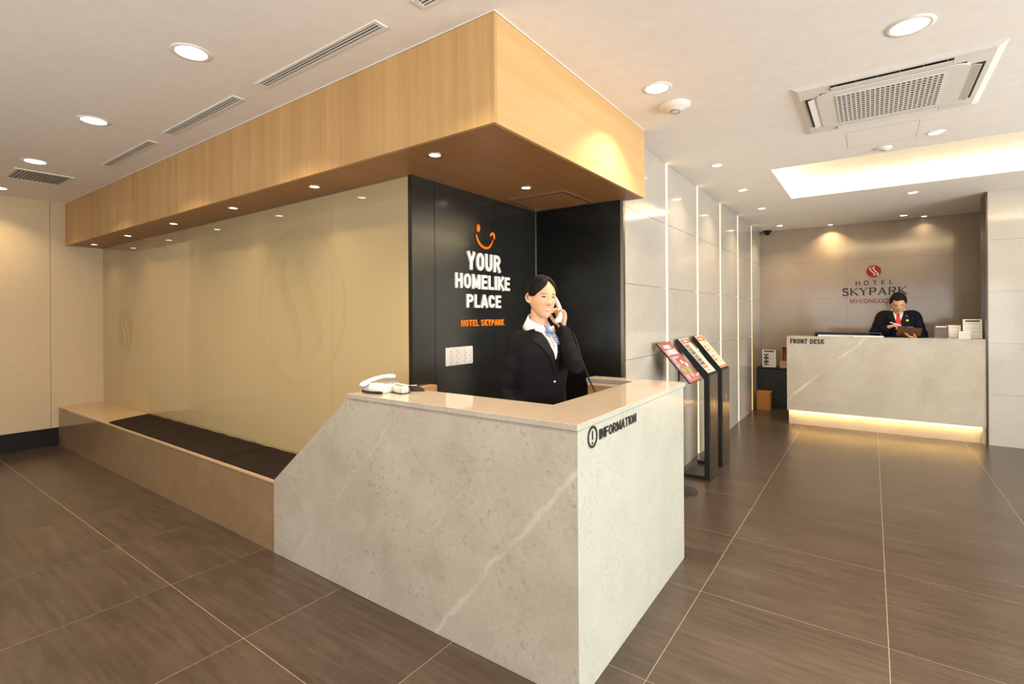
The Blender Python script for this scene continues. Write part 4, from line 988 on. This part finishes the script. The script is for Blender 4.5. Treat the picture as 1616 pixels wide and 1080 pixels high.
def person(label, loc, rz, sc, S):
    S = dict(S); K = S.get('k', 1); fz = lambda z: H+(z-H)*K
    if K != 1:
        S['torso'] = [(fz(z), a*K, d*K, c*K) for z, a, d, c in S['torso']]; S['slv'] = [q*K for q in S['slv']]
        S['arms'] = [[Vector((p.x*K, p.y*K, fz(p.z))) for p in A[:3]]+list(A[3:]) for A in S['arms']]
        h = S['head']; S['head'] = (h[0]*K, h[1]*K, fz(h[2])); S['zsh'] = fz(S['zsh'])
    man = S['man']; t = thing('person', label, 'person', loc, rz)
    t.scale = (sc,)*3
    HM = Matrix.Translation(S['head']) @ Matrix.Rotation(S['yaw'], 4, 'Z') @ Matrix.Rotation(S['pitch'], 4, 'X') @ Matrix.Rotation(S.get('tilt', 0), 4, 'Y') @ Matrix.Scale(S.get('hs', 1), 4)
    wd = S['w']; zs = S['zsh']       # shoulder half width, shoulder height
    skin = M['skin_man'] if man else M['skin']; suit = M['suit2'] if man else M['suit']
    # body: one continuous surface
    b = grid_sphere(lambda a, e: head_pt(a, e, 1, man), 88, 72)
    for s in (-1, 1):   # ears
        e = bmesh.new(); tube(e, smooth_path([(s*.0755, .006, .020), (s*.084, .020, .021), (s*.089, .030, 0), (s*.084, .020, -.022), (s*.074, .006, -.032)], 4), .0042, 8); into(b, e)
        e = bmesh.new(); tube(e, [(s*.074, .010, .016), (s*.079, .018, 0), (s*.074, .008, -.026)], [(.004, .010), (.004, .011), (.004, .007)], 8, side=(1, 0, 0)); into(b, e)
    xform(b, HM)
    nk = HM @ Vector((0, .022, -.05)); chest = Vector((0, .012, zs+.03))
    e = bmesh.new(); tube(e, [nk, nk.lerp(chest, .45), chest, chest-Vector((0, 0, .06))], [(.050, .055), (.047, .050), (.055, .052), (.075, .060)] if not man else [(.058, .06), (.056, .06), (.065, .06), (.08, .065)], 20, side=(1, 0, 0)); into(b, e)
    e = bmesh.new(); tube(e, [(0, 0, z) for z in (.90, 1.0, 1.12, 1.28, zs-.06, zs-.02)], [(.135, .09), (.115, .08), (.105, .075), (.12, .085), (.12, .07), (.09, .055)], 24, side=(1, 0, 0)); into(b, e)
    for A in S['arms']:
        e = bmesh.new(); tube(e, [A[0], A[1], A[2]], [.038, .032, .024], 14); into(b, e)
        e = bmesh.new(); hand(e, A[2], *A[3:]); into(b, e)
    for s in (-1, 1):
        e = bmesh.new(); tube(e, [(s*.085, 0, .92), (s*.085, -.01, .50), (s*.085, .02, .09)], [.07, .045, .032], 14); into(b, e)
        e = bmesh.new(); tube(e, [(s*.085, .05, .055), (s*.087, -.04, .045), (s*.09, -.15, .028)], [(.030, .035), (.034, .03), (.036, .02)], 14, side=(1, 0, 0)); into(b, e)
    body = remesh(b, .0034 if not man else .0042, 1)
    mesh_obj('body', body, skin, t)
    for s in (-1, 1):
        e = bmesh.new(); tube(e, [HM @ Vector(q) for q in ((s*.0800, .012, .010), (s*.0838, .016, -.002), (s*.0800, .010, -.014))], [.0028, .0045, .0028], 10); link('inner_ear_shade', e, M['lip_man'], t, smooth=True)  # reddish inner ear; shade of the hollow is put into this dark colour
    # jacket with sleeves
    b = bmesh.new(); k = 1.0
    tb_ = bmesh.new(); tube(tb_, [(0, c, z) for z, a, d, c in S['torso']], [(a, d) for z, a, d, c in S['torso']], 32, side=(1, 0, 0), capk=.12); tm_ = remesh(tb_, .008, 3)
    tube(b, [(0, c, z) for z, a, d, c in S['torso']], [(a, d) for z, a, d, c in S['torso']], 32, side=(1, 0, 0), capk=.12)
    for A in S['arms']:
        sh, el, wr = [Vector(p) for p in A[:3]]; cu = el.lerp(wr, .86)
        inn = Vector((sh.x*.55, sh.y, sh.z+.005))
        pts = smooth_path([inn, sh, sh.lerp(el, .5), el, el.lerp(wr, .5), cu], 5)
        rr = []
        for i in range(len(pts)):
            u = i/(len(pts)-1); rr.append(S['slv'][0]*(1-u)+S['slv'][1]*u+.004*math.sin(i*2.1)*(u > .3))
        e = bmesh.new(); tube(e, pts, rr, 18); into(b, e)
    for nz, a in S.get('folds', ()): pass
    jm = remesh(b, .006, 4); J = mesh_obj('jacket', jm, suit, t); jb = bvh_of(tm_)
    # trousers or skirt
    b = bmesh.new()
    tube(b, [(0, .005, z) for z in (.99, .92, .84, .76)], [(.128, .09), (.150, .108), (.160, .112), (.150, .10)], 24, side=(1, 0, 0))
    for s in (-1, 1):
        e = bmesh.new(); tube(e, [(s*.082, 0, .88), (s*.085, -.01, .50), (s*.085, .025, .13), (s*.085, .028, .105)], [.088, .066, .056, .056], 18); into(b, e)
    mesh_obj('trousers', remesh(b, .010, 3), suit, t)
    for s in (-1, 1):
        b = bmesh.new(); tube(b, [(s*.085, .058, .058), (s*.087, -.04, .052), (s*.09, -.165, .034)], [(.036, .048), (.040, .040), (.042, .030)], 16, side=(1, 0, 0))
        for v in b.verts: v.co.z = max(v.co.z, .004)
        link('shoe', b, M['black'], t, smooth=True)
    # hair
    hair = lambda a, e: HM @ S['hair'](a, e)
    hb = grid_sphere(hair, 160, 120, lambda a, e: S['hairkeep'](a, e) > -.006)
    link('hair', hb, M['hair'], t, smooth=True)
    # face features, projected on the head surface
    hbv = BVHTree.FromBMesh((lambda q: (q.normal_update(), q)[1])(grid_sphere(lambda a, e: head_pt(a, e, 1, man), 96, 80)))
    F = S['face']
    for s in (-1, 1):
        z0, cx, w_, h_ = F['eye']; cx *= s
        rows = [(z0+h_*q, cx-w_*math.sqrt(max(0, 1-abs(q)**1.6)), cx+w_*math.sqrt(max(0, 1-abs(q)**1.6))) for q in (-1, -.6, 0, .6, 1)]
        ey = patch('eye', hbv, rows, .0005, .0008, M['eye'], t, 8, HM)
        rows = [(z0+h_*.8+.0012*q, cx-w_*1.12, cx+w_*1.12) for q in (0, 1)]
        bm2 = bmesh.new(); pts = []
        for q in range(9):
            u = -1+q/4; x = cx+u*w_*1.15; z = z0+h_*1.0-.0042*u*u+.001; hit = hbv.ray_cast(Vector((x, -1, z)), Vector((0, 1, 0))); pts.append(HM @ (hit[0]+Vector((0, -.0010, 0))))
        tube(bm2, pts, [.0008, .0014, .0018, .0019, .0019, .0019, .0018, .0015, .0008], 6); link('eyelash_line', bm2, M['eye'], ey)
        bm2 = bmesh.new(); pts = []
        for q in range(9):
            u = -1+q/4; x = cx+u*.0165; z = F['brow'][0]+F['brow'][1]*(-u*s*.3-u*u*.6); hit = hbv.ray_cast(Vector((x, -1, z)), Vector((0, 1, 0))); pts.append(HM @ (hit[0]+Vector((0, -.0004, 0))))
        tube(bm2, pts, [(.0016, .001), (.0024, .001), (.0026, .001), (.0026, .001), (.0026, .001), (.0024, .001), (.002, .001), (.0016, .001), (.0008, .001)], 6); link('eyebrow', bm2, M['brow'] if not man else M['hair'], t)
    for s in (-1, 1):
        hit = hbv.ray_cast(Vector((s*.0065, -1, -.0410)), Vector((0, 1, 0)))[0]; bm2 = bmesh.new()
        tube(bm2, [HM @ (hit+Vector((-.0022, -.0003, 0))), HM @ (hit+Vector((.0022, -.0003, 0)))], .0013, 6); link('nostril', bm2, M['brow'], t)
    lipm = M['lip_man'] if man else M['lip']
    zc, hw, sm = F['mouth']       # centre height, half width, smile lift
    def arc(dz0, dz1, off, mm, nm, n=14):
        b2 = bmesh.new(); U = []
        for q in range(n+1):
            u = -1+2*q/n; x = u*hw; lift = sm*u*u; tp = (1-abs(u)**2.2)
            col = []
            for zz in (zc+lift+dz0*tp, zc+lift+(dz0+dz1)/2*tp, zc+lift+dz1*tp):
                hit = hbv.ray_cast(Vector((x, -1, zz)), Vector((0, 1, 0))); col.append(HM @ (hit[0]+Vector((0, -off, 0))))
            U.append([b2.verts.new(c) for c in col])
        for A, B in zip(U, U[1:]):
            for k2 in range(2): b2.faces.new((A[k2], B[k2], B[k2+1], A[k2+1]))
        ex = bmesh.ops.extrude_face_region(b2, geom=b2.faces[:])
        dv = (HM.to_3x3() @ Vector((0, -.0008, 0)))
        for v in [g for g in ex['geom'] if isinstance(g, bmesh.types.BMVert)]: v.co += dv
        link(nm, b2, mm, t, smooth=True)
    arc(.0005, .0065, .0003, lipm, 'upper_lip'); arc(-.0125 if F.get('teeth') else -.007, -.0055 if F.get('teeth') else -.0004, .0003, lipm, 'lower_lip')
    if F.get('teeth'): arc(-.0058, .0006, .0001, M['teeth'], 'teeth')
    t_j[0] = J
    return t, HM, jb
def P3(x, y, z): return (x*KW, y*KW, H+(z-H)*KW)
def band(name, rings, m, parent, th=.003, gap=0):
    """open band around the neck: rings = list of (centre, rx, ry); gap = half angle left open at the front"""
    b = bmesh.new(); n = 40; L = []; rings = [((c[0]*KW, c[1]*KW, H+(c[2]-H)*KW, c[3]*KW), rx*KW, ry*KW) for c, rx, ry in rings]
    for (c, rx, ry) in rings:
        row = []
        for k in range(n+1):
            a = -PI/2+gap+(2*PI-2*gap)*k/n; row.append(Vector((c[0]+rx*math.cos(a), c[1]+ry*math.sin(a), c[2]+c[3]*math.sin(a) if len(c) > 3 else c[2])))
        L.append(row)
    O = [[b.verts.new(p) for p in r] for r in L]; I = [[b.verts.new(Vector((p.x*(1-th/.05), p.y-(p.y-.01)*(th/.05), p.z))) for p in r] for r in L]
    for i in range(len(L)-1):
        for k in range(n): b.faces.new((O[i][k], O[i][k+1], O[i+1][k+1], O[i+1][k])); b.faces.new((I[i][k], I[i+1][k], I[i+1][k+1], I[i][k+1]))
    for i in (0, -1):
        for k in range(n): b.faces.new((O[i][k], O[i][k+1], I[i][k+1], I[i][k]))
    for k in (0, -1):
        for i in range(len(L)-1): b.faces.new((O[i][k], O[i+1][k], I[i+1][k], I[i][k]))
    return link(name, b, m, parent, smooth=True)

# --- receptionist on the phone
def shell(p, k, h):
    u = max(0, min(1, (h+.001)/.010)); u = u*u*(3-2*u)
    n = Vector((p.x, p.y, p.z*.7)).normalized(); return p+n*(-.004+(k+.004)*u)
def hair_w(a, e):
    p = head_pt(a, e); back = (1-math.cos(a))/2
    k = .008+.007*max(0, math.sin(e))+.008*back
    if e > .2: k -= .003*math.exp(-((p.x-.012)/.004)**2)*(1 if math.cos(a) > -.2 else 0)
    k += .0006*math.sin(a*40+e*6)
    return shell(p, k, keep_w(a, e))
def sst(a, b, x): x = max(0, min(1, (x-a)/(b-a))); return x*x*(3-2*x)
def keep_w(a, e):
    p = head_pt(a, e); f = math.cos(a)
    az = math.atan2(math.sin(a), math.cos(a))-.16
    zf = max(.098-.092*(abs(az)/1.30)**.95, .004)     # inverted V from the parting
    zb = -.070*sst(.28, .70, -f)+.024*(1-sst(.28, .70, -f))
    return p.z-(zf if f > -.05 else zb)
arm_r = [Vector((-.130, .005, 1.346)), Vector((-.172, .03, 1.10)), Vector((-.150, -.16, .93)), (.25, -1, -.35), (0, .1, -1), (1, 0, 0), [.25]*4]
arm_l = [Vector((.130, .005, 1.346)), Vector((.052, -.215, 1.232)), Vector((.082, -.074, 1.412)), (.08, .16, 1), (-.92, -.35, .1), (-.3, 1, 0), [[.75, .95, .5], [.7, .95, .5], [.65, .9, .5], [.6, .9, .5]], .95]
SW_ = dict(k=1.146, hs=.98, man=False, head=(0, -.022, 1.556), yaw=math.radians(-9), pitch=math.radians(1), tilt=math.radians(3), w=.145, zsh=1.372,
    arms=[arm_r, arm_l], slv=(.047, .034),
    torso=[(.86, .165, .118, .005), (.93, .168, .118, .005), (1.02, .150, .105, 0), (1.12, .138, .098, -.004), (1.22, .148, .112, -.012), (1.285, .152, .116, -.012), (1.34, .146, .098, -.002), (1.372, .118, .080, .004), (1.392, .085, .064, .010)],
    hair=hair_w, hairkeep=keep_w, face=dict(eye=(.003, .0310, .0108, .0024), brow=(.0225, .005), mouth=(-.0635, .0240, .0070), teeth=True))
wo, WM, wj = person('smiling woman in a black jacket and blue scarf talking on the phone', (-1.533, 2.412, 0), math.radians(68), 1.0, SW_)
KW = 1.146
wjk = t_j[0]
patch('blouse', wj, [(1.388, -.042, .045), (1.36, -.030, .034), (1.31, -.012, .018), (1.262, .0, .005)], .001, .002, M['shirt'], wo)
patch('lapel', wj, [(1.388, -.078, -.040), (1.372, -.092, -.034), (1.345, -.095, -.026), (1.335, -.075, -.022), (1.25, -.020, -.001), (1.19, -.002, .004)], .002, .004, M['lapel'], wjk)
patch('lapel', wj, [(1.388, .042, .078), (1.372, .037, .092), (1.345, .030, .095), (1.335, .026, .075), (1.25, .006, .024), (1.19, .003, .008)], .002, .004, M['lapel'], wjk)
band('collar', [((0, .002, 1.393, .034), .080, .089), ((0, .006, 1.420, .032), .066, .068), ((0, .010, 1.452, .028), .050, .053)], M['shirt'], wo, gap=.10)
bm = bmesh.new(); tube(bm, smooth_path([P3(-.050, -.046, 1.402), P3(-.030, -.066, 1.398), P3(0, -.074, 1.394), P3(.030, -.066, 1.398), P3(.050, -.046, 1.402)], 4), [(.024, .010)]*17, 14, side=(0, 0, 1)); link('blouse_neck', bm, M['shirt'], wo, smooth=True)
patch('scarf_tail', wj, [(1.388, -.030, .010), (1.37, -.034, .004), (1.34, -.020, .006), (1.318, -.008, .006)], .006, .003, M['cream'], wo)
patch('scarf_stripe', wj, [(1.388, -.012, -.004), (1.36, -.014, -.006), (1.325, -.004, .002)], .0095, .001, M['tan'], wo)
patch('scarf_polka', wj, [(1.388, .004, .022), (1.375, .004, .038), (1.352, .010, .042), (1.338, .022, .038), (1.330, .028, .034)], .007, .003, M['polka'], wo)
patch('scarf_knot', wj, [(1.388, -.024, .000), (1.372, -.028, .003)], .012, .004, M['blue'], wo)
bm = bmesh.new(); tube(bm, [P3(-.020, -.080, 1.396), P3(-.006, -.089, 1.398), P3(.012, -.088, 1.397), P3(.024, -.076, 1.400)], [(.009, .008), (.012, .010), (.012, .010), (.008, .008)], 14, side=(0, 0, 1)); link('scarf_loop', bm, M['tan'], wo, smooth=True)
bm = bmesh.new(); tube(bm, [P3(-.018, -.076, 1.424), P3(-.016, -.086, 1.410), P3(-.012, -.094, 1.394)], [(.007, .005), (.012, .008), (.011, .007)], 12, side=(0, 0, 1)); link('scarf_fold', bm, M['blue'], wo, smooth=True)
def stud(name, bvh, x, z, r, m, parent, th=.004):
    hit = bvh.ray_cast(Vector(P3(x, -1, z)), Vector((0, 1, 0)))[0]; b = bmesh.new()
    lathe(b, [(0, 0), (r, 0), (r, th*.6), (r*.6, th), (0, th)], 18, Matrix.Translation(hit+Vector((0, -.004, 0))) @ Matrix.Rotation(PI/2, 4, 'X')); return link(name, b, m, parent, smooth=True)
stud('button', wj, .004, 1.155, .0085, M['chrome'], wjk, .007)
stud('lapel_pin', wj, .050, 1.395, .004, M['shirt'], wjk); stud('lapel_pin', wj, .058, 1.362, .005, M['yellow'], wjk)
patch('name_tag', wj, [(1.340, .052, .082), (1.328, .052, .082)], .005, .002, M['grey'], wjk, 4)
bm = bmesh.new(); lathe(bm, [(0, -.03), (.02, -.025), (.034, -.005), (.032, .018), (.015, .03), (0, .032)], 20, WM @ Matrix.Translation((0, .112, -.045))); link('hair_bun', bm, M['hair'], wo, smooth=True)
# handset held at her left ear
hs_ = thing('handset', 'cream telephone handset the woman holds to her ear', 'handset', (-1.533, 2.412, 0), math.radians(68))
bm = bmesh.new(); P = smooth_path([P3(*q) for q in ((.078, -.010, 1.560), (.086, -.026, 1.540), (.084, -.056, 1.500), (.062, -.084, 1.462), (.044, -.094, 1.446))], 5); n = len(P)
tube(bm, P, [(.0135+.0085*abs(1-2*i/(n-1))**2.5, .011+.006*abs(1-2*i/(n-1))**2.5) for i in range(n)], 16, side=(0, 1, 0)); link('handset_body', bm, M['white'], hs_, smooth=True)
Rz = Matrix.Translation((-1.533, 2.412, 0)) @ Matrix.Rotation(math.radians(68), 4, 'Z')
A = Rz @ Vector(P3(.044, -.100, 1.437)); B = Rz @ Vector(P3(.110, -.135, 1.372)); C = Vector((-1.225, 2.50, 1.03)); D_ = Vector((-1.27, 2.66, .845))
P = [A.lerp(B, .35)+Vector((0, 0, -.006))]; P = smooth_path([A, A.lerp(B, .5)+Vector((0, 0, -.012)), B, B.lerp(C, .35)+Vector((0, 0, -.02)), B.lerp(C, .7)+Vector((0, 0, -.015)), C, D_], 40)
Q = []
for i, p in enumerate(P):
    tg = (P[min(i+1, len(P)-1)]-P[max(0, i-1)]).normalized(); u = tg.orthogonal().normalized(); v = tg.cross(u); rr = .0065 if i < 60 else .0035
    for q in range(3):
        a = (i*3+q)*1.05; Q.append(p+u*rr*math.cos(a)+v*rr*math.sin(a))
bm = bmesh.new(); tube(bm, Q, [.0018]*len(Q), 5); tag(link('coiled_phone_cord', bm, M['black'], None, smooth=True), 'black coiled cord running from the held handset down behind the counter', 'cord')
tb = thing('telephone', 'white telephone base on the worktop inside the information desk', 'telephone', (-1.31, 2.66, .785))
bm = bmesh.new(); prism(bm, [(-.09, 0), (.09, 0), (.09, .03), (-.09, .055)], 'y', -.08, .08); bmesh.ops.bevel(bm, geom=bm.edges[:], offset=.006, segments=2, affect='EDGES'); link('phone_body', bm, M['white'], tb)

# --- front desk clerk
KW = 1
def hair_m(a, e):
    p = head_pt(a, e, 1, True); f = math.cos(a); k = .010+.012*max(0, math.sin(e))+.006*sst(.1, .6, f)*sst(.2, .5, e)
    return shell(p, k+.0012*math.sin(a*31+e*9), keep_m(a, e))
def keep_m(a, e):
    p = head_pt(a, e, 1, True); f = math.cos(a)
    zf = .064+.003*math.sin(p.x*90)-max(0, abs(p.x)-.048)*2.6
    zs_ = -.012-.040*sst(.15, .5, -f)
    return p.z-(max(zf, -.012) if f > .0 else zs_)
m_r = [Vector((-.160, 0, 1.372)), Vector((-.245, -.10, 1.125)), Vector((-.095, -.235, 1.235)), (.8, -.35, .35), (.3, .3, -1), (0, -.2, 1), [[.5, .7, .5], [.7, .9, .6], [.85, 1.0, .6], [.9, 1.0, .6]], 1.0, 0, .9]
m_l = [Vector((.160, 0, 1.372)), Vector((.235, -.06, 1.11)), Vector((.165, -.215, 1.115)), (-.75, -.55, .15), (0, -.35, 1), (0, -1, .3), [[.3, .3, .2]]*4]
SM = dict(man=True, head=(0, -.075, 1.520), yaw=math.radians(4), pitch=math.radians(24), w=.17, zsh=1.385, arms=[m_r, m_l], slv=(.058, .045),
    torso=[(.82, .180, .125, .005), (1.0, .168, .118, 0), (1.12, .168, .116, 0), (1.25, .172, .120, 0), (1.32, .172, .110, .002), (1.375, .150, .088, .006), (1.408, .110, .068, .010), (1.43, .075, .058, .012)],
    hair=hair_m, hairkeep=keep_m, face=dict(eye=(.000, .0315, .0125, .0020), brow=(.0205, .003), mouth=(-.0635, .022, -.0015)))
mo, MM, mj = person('front desk clerk in dark suit and red tie looking down at a clipboard', (.275, 8.06, 0), math.radians(-2), 1.05, SM)
mjk = t_j[0]
patch('shirt_front', mj, [(1.420, -.056, .056), (1.38, -.045, .045), (1.30, -.022, .022), (1.225, -.003, .003)], .001, .002, M['shirt'], mo)
patch('lapel', mj, [(1.420, -.085, -.052), (1.37, -.100, -.042), (1.345, -.102, -.034), (1.33, -.080, -.030), (1.25, -.035, -.008), (1.19, -.01, .0)], .002, .005, M['lapel'], mjk)
patch('lapel', mj, [(1.420, .052, .085), (1.37, .042, .100), (1.345, .034, .102), (1.33, .030, .080), (1.25, .008, .035), (1.19, .0, .01)], .002, .005, M['lapel'], mjk)
band('collar', [((0, .006, 1.412, .016), .074, .068), ((0, .008, 1.432, .018), .070, .066), ((0, .008, 1.456, .02), .065, .062)], M['shirt'], mo, gap=.25)
patch('tie_knot', mj, [(1.415, -.018, .018), (1.388, -.012, .012)], .006, .006, M['red_tie'], mo)
patch('tie', mj, [(1.390, -.012, .012), (1.32, -.022, .022), (1.24, -.026, .026), (1.20, -.010, .010)], .005, .004, M['red_tie'], mo)
stud('round_badge', mj, .085, 1.315, .014, M['yellow'], mjk); stud('lapel_pin', mj, .080, 1.365, .005, M['shirt'], mjk)
cbm = Matrix.Translation((.36, 7.83, 1.185)) @ Matrix.Rotation(math.radians(-6), 4, 'Z') @ Matrix.Rotation(math.radians(-52), 4, 'X') @ Matrix.Rotation(math.radians(10), 4, 'Z')
cl = thing('clipboard', 'brown clipboard with papers held tilted by the front desk clerk', 'clipboard', (.36, 7.83, 1.185))
def cl_(o): o.parent = cl; o.matrix_parent_inverse = Matrix.Translation(cl.location).inverted(); return o
cl_(bx('board', -.115, .115, -.15, .0, -.004, 0, M['brown_board'], None, mt=cbm)); cl_(bx('papers', -.108, .108, -.145, -.004, .0003, .004, M['whitepaper'], None, mt=cbm)); cl_(bx('clip', -.03, .03, -.150, -.135, .0043, .012, M['chrome'], None, mt=cbm))
pm = Matrix.Translation((.275, 8.06, 0)) @ Matrix.Rotation(math.radians(-2), 4, 'Z') @ Matrix.Scale(1.05, 4)
bm = bmesh.new(); a = pm @ Vector((-.075, -.285, 1.295)); b = pm @ Vector((.028, -.285, 1.258)); tube(bm, [a, b-(b-a)*.12, b], [.0045, .0045, .0012], 10)
tag(link('pen', bm, M['whitepaper'], None, smooth=True), 'white pen in the writing hand of the front desk clerk', 'pen')
